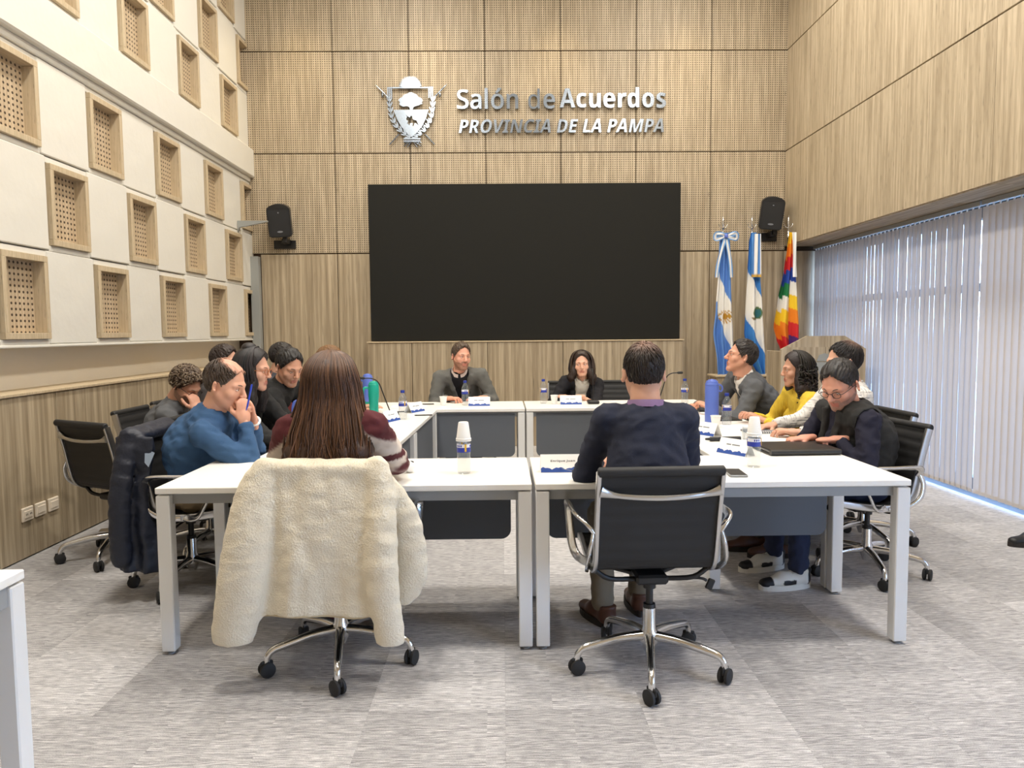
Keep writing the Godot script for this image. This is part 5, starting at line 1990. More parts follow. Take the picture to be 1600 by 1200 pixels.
	if hk in ["short", "bald", "thin"]:
		var grey: float = s.get("grey", 0.0)
		var gn := noise(97, 90.0, 2)
		hm.append(hair_template(hk), htr, func(p: Vector3) -> Color:
			var k: float = 0.95 + 0.7 * gn.get_noise_3dv(p)
			var c := hair_c * k
			if hk == "bald":
				var bt := ((p - Vector3(0, 0.128, 0.034)) / Vector3(0.066, 0.07, 0.1)).length()
				c = c.lerp(tone, 0.92 * smoothstep(1.12, 0.72, bt + 0.18 * gn.get_noise_3dv(p)))
			if hk == "thin":
				var cr := (p - Vector3(0, 0.115, -0.06)).length() / 0.062
				c = c.lerp(tone, 0.5 * clampf(1.25 - cr, 0.0, 1.0) * (0.75 + 0.5 * gn.get_noise_3dv(p * 3.0)))
			if grey > 0.0 and p.y < 0.03: c = c.lerp(lin(120, 112, 104), grey * (0.5 + gn.get_noise_3dv(p * 2.0)))
			c.a = 1.0
			return c)
		part(hm, "hair", M.hair, t)
	if s.has("spectacles"):
		spectacles(t, htr, s.spectacles)
	return t

func jd(f: Field, p: Vector3) -> float:
	var q := (p - f.lo) / f.h
	if q.x < 0 or q.y < 0 or q.z < 0 or q.x >= f.nx or q.y >= f.ny or q.z >= f.nz: return 1.0
	return f.d[(int(q.z) * f.ny + int(q.y)) * f.nx + int(q.x)]

func collar(t: Node, N: Vector3, U: Vector3, S: Vector3, F: Vector3, c: Color, r: float) -> void:
	# a folded shirt collar: a ring that rises at the nape and opens at the throat
	var pts := PackedVector3Array()
	var n := 25
	for row in 4:
		for k in n:
			var a := lerpf(0.16, TAU - 0.16, k / (n - 1.0))
			var rr: float = r + [0.006, 0.0, 0.008, 0.017][row]
			var up: float = [-0.02, 0.020, 0.021, -0.008][row]
			var fr := cos(a)
			pts.append(N + (F * fr * 1.02 + S * sin(a)) * rr + U * (up - 0.022 * maxf(fr, 0.0) + 0.004 * -fr) + F * 0.006)
	var mb := MB.new()
	mb.col = c
	mb.grid(pts, 4, n)
	part(mb, "collar", M.cloth, t)

func spectacles(t: Node, htr: Transform3D, m: Material) -> void:
	var mb := MB.new()
	for sx in [-1.0, 1.0]:
		var ring := []
		for k in 17:
			var a := TAU * k / 16.0
			ring.append(htr * Vector3(sx * (0.033 + 0.0225 * cos(a)), -0.003 + 0.0175 * sin(a), 0.098 - 0.0035 * absf(0.4 + cos(a))))
		mb.tube(ring, 0.0017, 6, false)
		mb.tube(curve([htr * Vector3(sx * 0.0555, 0.003, 0.094), htr * Vector3(sx * 0.068, 0.004, 0.085), htr * Vector3(sx * 0.080, 0.003, 0.02), htr * Vector3(sx * 0.083, 0.0, -0.012), htr * Vector3(sx * 0.082, -0.02, -0.03)], 3), 0.0019, 6)
	mb.tube([htr * Vector3(-0.011, 0.002, 0.0985), htr * Vector3(0, 0.005, 0.1005), htr * Vector3(0.011, 0.002, 0.0985)], 0.0017, 6)
	part(mb, "spectacles", m, t)

# long hair over the last person built: a skull cap, a curtain behind, then locks
func long_hair(t: Node, c: Color, drop: float, width: float, half_angle: float, count: int, lock_w: float, wave: float, seed_: int, tones: Array, back := 0.0) -> void:
	var H: Vector3 = J.H
	var hb: Basis = J.hb
	var hs: float = J.hs
	var mb := MB.new()
	mb.append(hair_template("smooth"), Transform3D(hb.scaled_local((Vector3(1.0, 0.95, 1.0) if back > 0.0 else Vector3(1.1, 1.055, 1.06)) * hs), H), c)
	var f := Field.new(H + Vector3(-0.24, -drop - 0.06, -0.26), H + Vector3(0.24, 0.14, 0.16), 0.009)
	var fl := (hb * Vector3(0, 0, 1))
	fl.y = 0
	fl = fl.normalized()
	var sd := Vector3.UP.cross(fl)
	var n := 7
	for k in n:
		var a := lerpf(-half_angle, half_angle, k / (n - 1.0)) * 0.9
		var dir := sd * sin(a) - fl * cos(a)
		var p0 := H + hb * Vector3(0, 0.02, -0.01) + dir * 0.062
		var p1 := H + dir * 0.082 + Vector3(0, -0.08, 0)
		var p2 := H + (sd * sin(a) * width + -fl * (cos(a) * 0.075 + back * 0.75)) + Vector3(0, -drop * 0.62, 0)
		var p3 := H + (sd * sin(a) * width * 0.98 - fl * (cos(a) * 0.055 + back)) + Vector3(0, -drop * 0.93, 0)
		f.cap(p0, p1, 0.034, 0.034, 0.02)
		f.cap(p1, p2, 0.034, 0.034, 0.02)
		f.cap(p2, p3, 0.034, 0.018, 0.02)
	var ns := noise(seed_, 70.0, 2)
	mb.col = c
	f.to(mb, func(p: Vector3, nn: Vector3) -> Vector3: return p + nn * 0.006 * ns.get_noise_3dv(p * Vector3(1, 0.1, 1)))
	locks(mb, count, seed_, func(rng: RandomNumberGenerator) -> Array:
		var a := rng.randf_range(-half_angle, half_angle)
		var lift := rng.randf_range(0.0, 0.012)
		var dir := sd * sin(a) - fl * cos(a)
		var j := rng.randf_range(-0.012, 0.012)
		var ph := rng.randf() * TAU
		var len := drop * rng.randf_range(0.84, 1.04)
		var w2 := width * rng.randf_range(0.9, 1.08)
		var pts := [
			H + hb * (Vector3(0.004, 0.139, 0.022) * hs) + dir * 0.004 + Vector3(0, lift * 0.4, 0),
			H + hb * (Vector3(0, 0.134, -0.002) * hs) + dir * (0.036 + lift * 0.3),
			H + hb * (Vector3(0, 0.104, -0.008) * hs) + dir * (0.078 + lift * 0.5),
			H + Vector3(0, 0.04, 0) + hb * Vector3(0, 0, -0.012) + dir * (0.102 + lift),
			H + Vector3(0, -0.05, 0) + dir * (0.108 + lift) + sd * j,
			H + sd * (sin(a) * w2 * 0.93 + j + wave * sin(ph)) - fl * (cos(a) * 0.106 + back * 0.55 + lift) + Vector3(0, -len * 0.5, 0),
			H + sd * (sin(a) * w2 + j * 2.0 - wave * sin(ph + 1.2)) - fl * (cos(a) * 0.098 + back * 0.85 + lift) + Vector3(0, -len * 0.78, 0),
			H + sd * (sin(a) * w2 * 0.97 + j * 3.0 + wave * sin(ph + 2.4)) - fl * (cos(a) * 0.07 + back + lift * 0.5) + Vector3(0, -len, 0)]
		return curve(pts, 2), lock_w, tones)
	part(mb, "hair", M.hair, t)

func people() -> void:
	var H2 := PI / 2
	# --- woman seen from behind, near left
	var cream := lin(214, 200, 186)
	var wine := lin(88, 34, 42)
	var p := person({"label": "woman with long brown hair seen from behind in a cream and burgundy sweater", "fem": true, "near": true, "seed": 2, "pos": Vector2(-0.69, -3.09), "yaw": PI, "head": Vector3(-0.712, 1.168, -3.06), "hpitch": 0.12, "head_size": 1.0, "shoulders": 0.172, "girth": 1.12, "puff": 0.006,
		"handL": Vector3(-0.92, 0.765, -3.42), "handR": Vector3(-0.52, 0.765, -3.45), "poleR": Vector3(-0.65, -0.8, -0.1), "poleL": Vector3(0.7, -0.7, -0.2), "skin": lin(214, 168, 140), "trousers": lin(40, 38, 44), "shoes": "maroon", "fold": 0.009, "cloth": M.wool, "hair": "none", "hair_color": lin(70, 44, 28),
		"kneeL": Vector3(0.12, 0.52, 0.42), "ankleL": Vector3(0.10, 0.1, 0.32), "ankleR": Vector3(-0.12, 0.1, 0.30),
		"pattern": func(q: Vector3, k: Dictionary) -> Color:
			var d: float = -(q - k.N).dot(k.U)
			var x: float = (q - k.N).dot(k.S)
			if absf(x) > 0.115 and d < 0.20:      # yoke and upper sleeve bands
				var along: float = absf(x) - 0.115
				return cream.lerp(wine, smoothstep(0.007, -0.007, d - 0.035 - along * 0.75))
			var side := "L" if x > 0 else "R"
			var e: float = q.distance_to(k.el[side])
			if e < 0.07: return cream.lerp(wine, smoothstep(0.07, 0.056, e))
			if d > 0.165 and d < 0.235: return wine
			return cream})
	long_hair(p, lin(58, 36, 23), 0.43, 0.148, 1.75, 1000, 0.0050, 0.017, 11, [lin(80, 53, 36), lin(92, 62, 41), lin(68, 45, 30), lin(108, 74, 50), lin(76, 50, 34), lin(62, 40, 27), lin(122, 86, 60)], 0.10)
	# --- man seen from behind, near right
	person({"label": "man seen from behind in a navy sweater with a checked collar", "near": true, "seed": 5, "pos": Vector2(0.59, -2.985), "yaw": PI, "head": Vector3(0.592, 1.2, -3.08), "hpitch": 0.14, "girth": 1.06, "shoulders": 0.16, "hair": "thin", "hair_color": lin(40, 32, 28), "skin": lin(204, 150, 124), "hump": 0.035,
		"top": lin(30, 37, 54), "trousers": lin(120, 108, 90), "shoes": "brown", "collar": true, "collar_color": lin(130, 104, 140), "fold": 0.007,
		"handL": Vector3(0.44, 0.765, -3.40), "handR": Vector3(0.74, 0.765, -3.42), "poleL": Vector3(0.5, -0.9, -0.25), "poleR": Vector3(-0.4, -0.9, -0.3), "poseL": "flat", "poseR": "flat",
		"kneeL": Vector3(0.13, 0.52, 0.42), "ankleL": Vector3(0.13, 0.1, 0.38), "kneeR": Vector3(-0.07, 0.52, 0.45), "ankleR": Vector3(-0.06, 0.12, 0.48), "toeL": 0.35, "foot_yR": 0.02})
	# --- left side
	p = person({"label": "man in a blue sweater resting his clasped hands against his mouth", "near": true, "seed": 8, "pos": Vector2(-1.67, -4.02), "yaw": H2 + 0.1, "head": Vector3(-1.452, 1.112, -3.88), "hyaw": H2 - 0.12, "hpitch": 0.28, "girth": 1.18, "shoulders": 0.185, "head_kind": "broad", "hair": "bald", "hair_color": lin(64, 50, 40), "grey": 0.5, "skin": lin(212, 152, 124), "hump": 0.07, "head_size": 1.04,
		"top": lin(54, 88, 126), "trousers": lin(128, 112, 88), "fold": 0.010, "shoes": "brown",
		"handR": Vector3(-1.345, 0.93, -3.83), "handL": Vector3(-1.325, 0.92, -3.91), "poleR": Vector3(-0.35, -1.0, 0.25), "poleL": Vector3(0.25, -1.0, 0.3), "hand_dirR": Vector3(-0.12, 1.0, -0.25), "hand_dirL": Vector3(-0.12, 1.0, 0.3), "palm_upR": Vector3(0.75, 0.1, 0.7), "palm_upL": Vector3(0.75, 0.1, -0.7), "poseR": "fist", "poseL": "fist"})
	var wd: Vector3 = (J.wr.L - J.el.L).normalized()
	var band := MB.new()
	var bring := []
	var wside := wd.cross(Vector3.UP).normalized()
	var wup := wd.cross(wside)
	for k in 17:
		bring.append(J.wr.L - wd * 0.004 + (wside * cos(TAU * k / 16) + wup * sin(TAU * k / 16)) * 0.031)
	band.tube(bring, 0.007, 6, false)
	part(band, "watch_band", M.white_plastic, p)
	p = person({"label": "man with curly greying hair in a grey T-shirt, head bowed, hand at his mouth", "seed": 12, "pos": Vector2(-2.36, -5.15), "yaw": H2, "head": Vector3(-2.16, 1.03, -5.05), "hyaw": H2 - 0.35, "hpitch": 0.62, "hair": "none", "hair_color": lin(86, 70, 56), "skin": lin(196, 140, 116), "beard": 0.55, "beard_color": lin(120, 104, 92), "top": lin(92, 94, 97), "top_name": "t_shirt", "hump": 0.05,
		"handR": Vector3(-2.05, 0.87, -4.96), "hand_dirR": Vector3(-0.4, 0.9, -0.2), "palm_upR": Vector3(0.8, 0.3, 0.5), "poleR": Vector3(-0.2, -1, 0.3), "poseR": "relaxed", "handL": Vector3(-1.85, 0.64, -5.25), "spectacles": M.spectacle_dark})
	var hm := MB.new()
	var Hc: Vector3 = J.H
	var hbc: Basis = J.hb
	hm.append(hair_template("short"), Transform3D(hbc.scaled_local(Vector3(1.08, 1.04, 1.08)), Hc), lin(84, 68, 54))
	curls(hm, 420, 5, func(rng: RandomNumberGenerator) -> Array:
		var d := Vector3.ZERO
		while true:
			d = Vector3(rng.randf_range(-1, 1), rng.randf_range(-0.6, 1), rng.randf_range(-1, 1)).normalized()
			if d.y * -0.5 + d.z * 0.83 < 0.32 and d.y > -0.55: break
		return [Hc + hbc * (Vector3(0, 0.03, -0.016) + d * Vector3(0.088, 0.1, 0.108)), hbc * d], 0.0042, 0.0105, [lin(92, 76, 60), lin(116, 98, 80), lin(74, 58, 46), lin(134, 118, 100)])
	part(hm, "hair", M.hair, p)
	p = person({"label": "woman with straight black hair in a bun and amber glasses, seen in profile", "fem": true, "seed": 14, "pos": Vector2(-1.8, -4.6), "yaw": H2, "head": Vector3(-1.50, 1.162, -4.45), "hyaw": H2 - 0.06, "hpitch": 0.1, "hair": "none", "hair_color": lin(26, 22, 21), "skin": lin(204, 148, 122), "style": "jacket", "top": lin(30, 30, 32), "under": lin(214, 214, 214), "collar": false, "hump": 0.04, "head_size": 1.0,
		"handR": Vector3(-1.16, 0.77, -4.36), "handL": Vector3(-1.16, 0.77, -4.6), "spectacles": M.spectacle_amber})
	long_hair(p, lin(24, 20, 20), 0.27, 0.09, 2.0, 320, 0.0055, 0.003, 23, [lin(28, 23, 22), lin(22, 18, 18), lin(40, 33, 31)])
	var bun := MB.new()
	bun.col = lin(30, 24, 22)
	bun.ball(J.H + J.hb * Vector3(0, 0.128, -0.035), Vector3(0.046, 0.036, 0.046), 16, 12)
	part(bun, "hair_bun", M.hair, p)
	person({"label": "person with dark brown hair sitting by the wainscot behind the others", "seed": 16, "pos": Vector2(-2.42, -5.83), "yaw": H2, "head": Vector3(-2.134, 1.168, -5.7), "hyaw": H2 - 0.1, "hpitch": 0.1, "hair_color": lin(46, 32, 25), "skin": lin(204, 150, 124), "top": lin(70, 66, 64), "hump": 0.04})
	person({"label": "man with short black hair in a black zipped jacket looking down", "near": false, "seed": 18, "pos": Vector2(-1.8, -5.2), "yaw": H2, "head": Vector3(-1.455, 1.15, -5.05), "hyaw": H2 - 0.72, "hpitch": 0.4, "hair_color": lin(30, 26, 24), "skin": lin(196, 138, 108), "top": lin(26, 26, 28), "top_name": "zipped_jacket", "hump": 0.05, "beard": 0.18, "collar": true, "collar_color": lin(24, 24, 26),
		"handR": Vector3(-1.17, 0.77, -5.0), "handL": Vector3(-1.17, 0.77, -5.25)})
	person({"label": "dark-haired person in the back, behind the man in the black zipped jacket", "seed": 20, "pos": Vector2(-2.18, -6.55), "yaw": H2, "head": Vector3(-1.914, 1.17, -6.45), "hair_color": lin(34, 27, 24), "skin": lin(200, 148, 120), "top": lin(58, 60, 68), "hump": 0.04})
	person({"label": "person with light brown hair beside the teal mug, hidden behind the woman's head", "seed": 22, "pos": Vector2(-1.70, -5.95), "yaw": H2 + 0.15, "head": Vector3(-1.372, 1.147, -5.9), "hyaw": H2 + 0.2, "hpitch": 0.2, "hair_color": lin(122, 88, 54), "skin": lin(216, 164, 136), "top": lin(120, 50, 52), "hump": 0.04,
		"handL": Vector3(-1.15, 0.765, -6.12), "handR": Vector3(-1.15, 0.765, -5.85), "poseL": "flat", "poseR": "flat"})
	# --- before the video wall
	person({"label": "bearded man in a grey blazer seated before the video wall", "seed": 25, "pos": Vector2(-0.37, -7.27), "yaw": 0.0, "head": Vector3(-0.386, 1.15, -6.98), "hyaw": 0.48, "hpitch": 0.06, "hroll": -0.05, "hair_color": lin(74, 58, 45), "grey": 0.35, "skin": lin(214, 146, 120), "beard": 0.75, "beard_color": lin(104, 76, 58), "style": "jacket", "top": lin(98, 98, 96), "top_name": "blazer", "under": lin(16, 17, 24), "under_name": "sweater", "collar_color": lin(206, 190, 182), "vee": 0.4, "vee_wide": 0.2, "shoulders": 0.2, "girth": 1.05, "trousers": lin(18, 18, 24), "cloth": M.wool, "fold": 0.008, "head_size": 1.03, "gaze": Vector3(0.25, -0.05, 1),
		"handR": Vector3(-0.50, 0.772, -6.78), "handL": Vector3(-0.18, 0.772, -6.80), "poleR": Vector3(-0.45, -0.9, -0.15), "poleL": Vector3(0.45, -0.9, -0.15), "hand_dirR": Vector3(0.8, 0.0, 0.5), "hand_dirL": Vector3(-0.8, 0.0, 0.5), "poseR": "relaxed", "poseL": "flat"})
	p = person({"label": "woman in a black blazer and white top seated before the video wall", "fem": true, "seed": 27, "pos": Vector2(0.73, -7.33), "yaw": 0.0, "head": Vector3(0.765, 1.062, -7.06), "hyaw": -0.12, "hpitch": 0.02, "hroll": 0.04, "hair": "none", "hair_color": lin(46, 34, 27), "skin": lin(220, 164, 138), "style": "jacket", "top": lin(20, 20, 22), "top_name": "blazer", "under": lin(230, 226, 214), "under_name": "blouse", "collar": true, "collar_color": lin(230, 226, 214), "vee": 0.42, "vee_wide": 0.17, "shoulders": 0.158, "trousers": lin(20, 20, 22), "head_size": 0.97, "gaze": Vector3(-0.55, -0.05, 1),
		"handR": Vector3(0.56, 0.775, -6.80), "handL": Vector3(0.72, 0.775, -6.79), "poleR": Vector3(-0.6, -0.8, -0.1), "poleL": Vector3(0.6, -0.8, -0.1), "hand_dirR": Vector3(0.75, 0.0, 0.4), "hand_dirL": Vector3(-0.8, 0.0, 0.3)})
	long_hair(p, lin(44, 32, 25), 0.2, 0.108, 2.05, 420, 0.005, 0.010, 31, [lin(46, 33, 26), lin(60, 44, 33), lin(38, 28, 22), lin(74, 56, 40)])
	# --- right side
	person({"label": "man in a grey suit and open white collar looking up", "seed": 30, "pos": Vector2(2.12, -5.76), "yaw": -H2 - 0.05, "head": Vector3(1.842, 1.172, -5.66), "hyaw": -H2 - 0.05, "hpitch": -0.22, "hair_color": lin(40, 33, 30), "grey": 0.4, "skin": lin(206, 142, 112), "style": "jacket", "top": lin(86, 87, 91), "top_name": "suit_jacket", "under": lin(232, 228, 222), "collar_color": lin(236, 232, 226), "vee": 0.34, "shoulders": 0.19, "girth": 1.05, "hump": 0.04, "fold": 0.009, "head_size": 1.04,
		"handL": Vector3(1.58, 0.79, -5.55), "handR": Vector3(1.52, 0.78, -5.78), "poleL": Vector3(0.7, -0.8, -0.1), "poleR": Vector3(-0.6, -0.8, -0.1)})
	p = person({"label": "woman with dark curly hair in a yellow knitted sweater", "fem": true, "seed": 33, "pos": Vector2(2.14, -5.09), "yaw": -H2, "head": Vector3(2.03, 1.10, -5.05), "hyaw": -H2 - 0.05, "hpitch": 0.04, "hair": "none", "hair_color": lin(36, 27, 25), "skin": lin(192, 136, 108), "top": lin(222, 190, 62), "cloth": M.rib, "hump": 0.02, "shoulders": 0.162, "girth": 1.05, "puff": 0.005, "fold": 0.008,
		"handL": Vector3(1.76, 0.77, -4.93), "handR": Vector3(1.76, 0.77, -5.16), "poleL": Vector3(0.6, -0.9, -0.1)})
	var Hk: Vector3 = J.H
	var hbk: Basis = J.hb
	long_hair(p, lin(34, 26, 24), 0.2, 0.105, 1.75, 90, 0.006, 0.012, 41, [lin(38, 29, 27), lin(30, 23, 22)])
	var cm := MB.new()
	curls(cm, 330, 8, func(rng: RandomNumberGenerator) -> Array:
		var a := rng.randf_range(-1.75, 1.75)
		var y := rng.randf_range(-0.21, 0.09)
		var r := 0.1 + 0.018 * (1.0 if y < 0.0 else 0.0)
		if y > 0.03: r = 0.1 - (y - 0.03) * 0.7
		var d := hbk * Vector3(sin(a), 0, -cos(a))
		return [Hk + Vector3(0, y, 0) + d * r, (d + Vector3(0, 0.2, 0)).normalized()], 0.0045, 0.014, [lin(38, 29, 27), lin(48, 37, 33), lin(28, 22, 20)])
	part(cm, "curls", M.hair, p)
	person({"label": "person with thinning dark hair in a white patterned shirt behind the man in the vest", "near": true, "seed": 36, "pos": Vector2(2.2, -4.62), "yaw": -H2, "head": Vector3(2.125, 1.172, -4.56), "hyaw": -H2 - 0.1, "hpitch": 0.12, "hair": "thin", "hair_color": lin(34, 28, 27), "skin": lin(206, 154, 128), "cloth": M.printed, "top": lin(255, 255, 255), "top_name": "shirt", "hump": 0.02, "shoes": "brown", "trousers": lin(70, 66, 62),
		"handL": Vector3(1.76, 0.765, -4.36), "handR": Vector3(1.74, 0.765, -4.7), "poleL": Vector3(0.6, -0.8, 0.0), "ankleL": Vector3(0.25, 0.1, 0.50), "ankleR": Vector3(0.1, 0.1, 0.6)})
	person({"label": "man with glasses and short grey beard in a dark padded vest, reading", "near": true, "seed": 39, "pos": Vector2(2.0, -4.06), "yaw": -H2 + 0.12, "head": Vector3(1.842, 1.074, -3.99), "hyaw": -H2 + 0.62, "hpitch": 0.5, "head_kind": "broad", "hair_color": lin(40, 36, 35), "grey": 0.35, "skin": lin(206, 138, 114), "beard": 0.62, "beard_color": lin(118, 104, 98), "style": "vest", "top": lin(36, 38, 38), "top_name": "vest", "under": lin(26, 28, 44), "under_name": "sweater", "collar": false, "vee": 0.34, "vee_wide": 0.14, "girth": 1.14, "shoulders": 0.2, "hump": 0.06, "trousers": lin(34, 44, 70), "shoes": "sneaker", "spectacles": M.spectacle_dark, "head_size": 1.06, "fold": 0.009, "gaze": Vector3(0, -0.6, 1),
		"handR": Vector3(1.70, 0.775, -4.06), "handL": Vector3(1.82, 0.785, -3.93), "poleL": Vector3(0.8, -0.75, -0.1), "poleR": Vector3(-0.7, -0.7, 0.0), "hand_dirR": Vector3(-1.0, -0.1, 0.1), "hand_dirL": Vector3(-1.0, -0.1, -0.25), "poseR": "relaxed", "poseL": "fist",
		"kneeL": Vector3(0.12, 0.53, 0.42), "kneeR": Vector3(-0.1, 0.53, 0.45), "ankleL": Vector3(0.17, 0.1, 0.45), "ankleR": Vector3(-0.14, 0.1, 0.43), "toeR": 0.1})
	# --- somebody standing by the blinds, of whom the photograph shows a shoe
	person({"label": "standing person by the closed blind of whom only a dark shoe shows", "seed": 44, "pos": Vector2(3.6, -4.45), "yaw": -H2, "hip": 0.93, "head": Vector3(3.58, 1.62, -4.45), "trousers": lin(34, 34, 38), "top": lin(70, 74, 82), "hump": 0.0, "handL": Vector3(3.58, 0.85, -4.2), "handR": Vector3(3.58, 0.85, -4.68), "kneeL": Vector3(0.09, 0.5, 0.04), "kneeR": Vector3(-0.08, 0.5, 0.14), "ankleL": Vector3(0.09, 0.1, 0.0), "ankleR": Vector3(-0.08, 0.1, 0.19)})

# ------------------------------------------------------------------ jackets hung over chair backs
func fleece_jacket() -> void:
	# chair axes: the chair stands at (-0.66, 0, -3.05) and faces away from the camera
	var t := thing("fleece_jacket", "cream fleece jacket hung over the chair of the long-haired woman", "jacket", Vector3(-0.684, 0, -3.15), PI - 0.05)
	# local: +z is the way the chair faces, the camera looks at the -z side; +x shows left in the picture
	var f := Field.new(Vector3(-0.46, 0.12, -0.56), Vector3(0.52, 0.93, -0.1), 0.0085)
	var n1 := noise(301, 4.0, 2)
	f.with(func(p: Vector3) -> float:
		var drop := clampf((0.88 - p.y) / 0.6, 0.0, 1.0)
		var zs := -0.335 - 0.05 * sin(clampf((0.9 - p.y) / 0.5, 0.0, 1.0) * PI * 0.6) + 0.03 * pow(absf(p.x) / 0.24, 2.0) + 0.016 * sin(p.x * 24.0 + 1.2 + p.y * 3.0) * drop + 0.012 * n1.get_noise_3dv(Vector3(p.x * 2.2, p.y * 0.6, 0))
		var hem := 0.30 + 0.05 * (p.x / 0.24 + 0.2) * -0.55 + 0.018 * sin(p.x * 9.0)
		var half := 0.245 + 0.02 * drop
		var e := maxf(absf(p.z - zs) - 0.016, maxf(absf(p.x) - half, maxf(p.y - 0.87 + 0.02 * pow(absf(p.x) / 0.22, 4.0), hem - p.y)))
		return e, true)
	# folded over the top roll, with the collar falling inside
	f.cap(Vector3(-0.225, 0.858, -0.325), Vector3(0.225, 0.858, -0.325), 0.03, 0.03, 0.02)
	f.cap(Vector3(-0.2, 0.86, -0.29), Vector3(0.2, 0.86, -0.29), 0.03, 0.03, 0.03)
	# left sleeve in the picture (+x): from the shoulder slanting out and down
	var a := curve([Vector3(0.225, 0.855, -0.325), Vector3(0.262, 0.74, -0.345), Vector3(0.285, 0.58, -0.365), Vector3(0.31, 0.42, -0.375), Vector3(0.345, 0.26, -0.37), Vector3(0.362, 0.19, -0.365)], 2)
	var ra := [0.045, 0.06, 0.072, 0.08, 0.085, 0.088, 0.088, 0.086, 0.08, 0.074, 0.066]
	for i in a.size() - 1: f.cap(a[i], a[i + 1], ra[i], ra[i + 1], 0.03, Vector3.BACK, 0.62)
	# right sleeve (-x): hangs straight, and the front panel bulges beside it
	var b := curve([Vector3(-0.215, 0.865, -0.325), Vector3(-0.232, 0.74, -0.35), Vector3(-0.238, 0.58, -0.385), Vector3(-0.246, 0.4, -0.40), Vector3(-0.262, 0.25, -0.39), Vector3(-0.266, 0.205, -0.388)], 2)
	var rb := [0.042, 0.05, 0.055, 0.058, 0.06, 0.06, 0.058, 0.056, 0.054, 0.052, 0.05]
	for i in b.size() - 1: f.cap(b[i], b[i + 1], rb[i], rb[i + 1], 0.018, Vector3.BACK, 0.75)
	var c := curve([Vector3(-0.25, 0.80, -0.30), Vector3(-0.305, 0.68, -0.29), Vector3(-0.325, 0.54, -0.28), Vector3(-0.325, 0.42, -0.275), Vector3(-0.30, 0.345, -0.28)], 2)
	var rc := [0.03, 0.04, 0.052, 0.06, 0.064, 0.066, 0.064, 0.056, 0.045]
	for i in c.size() - 1: f.cap(c[i], c[i + 1], rc[i], rc[i + 1], 0.015, Vector3.BACK, 0.6)
	# front panel behind the left sleeve
	f.cap(Vector3(0.27, 0.7, -0.29), Vector3(0.285, 0.36, -0.28), 0.04, 0.045, 0.015, Vector3.BACK, 0.5)
	f.cap(Vector3(0.22, 0.5, -0.30), Vector3(0.235, 0.31, -0.29), 0.045, 0.04, 0.015, Vector3.BACK, 0.5)
	f.with(func(p: Vector3) -> float: return 0.188 - p.y - 0.02 * p.x)
	var mb := MB.new()
	var fs := fold_shape(0.0035, 77)
	f.to(mb, fs)
	part(mb, "fleece", M.fleece, t)
	# bound hem along the back panel
	var hem := MB.new()
	var path := []
	for k in 25:
		var x := lerpf(-0.24, 0.25, k / 24.0)
		path.append(Vector3(x, 0.30 + 0.05 * (x / 0.24 + 0.2) * -0.55 + 0.018 * sin(x * 9.0), -0.383 + 0.03 * pow(absf(x) / 0.24, 2.0) + 0.016 * sin(x * 24.0 + 2.1)))
	hem.tube(path, 0.0075, 8)
	part(hem, "hem_binding", M.fleece_trim, t)

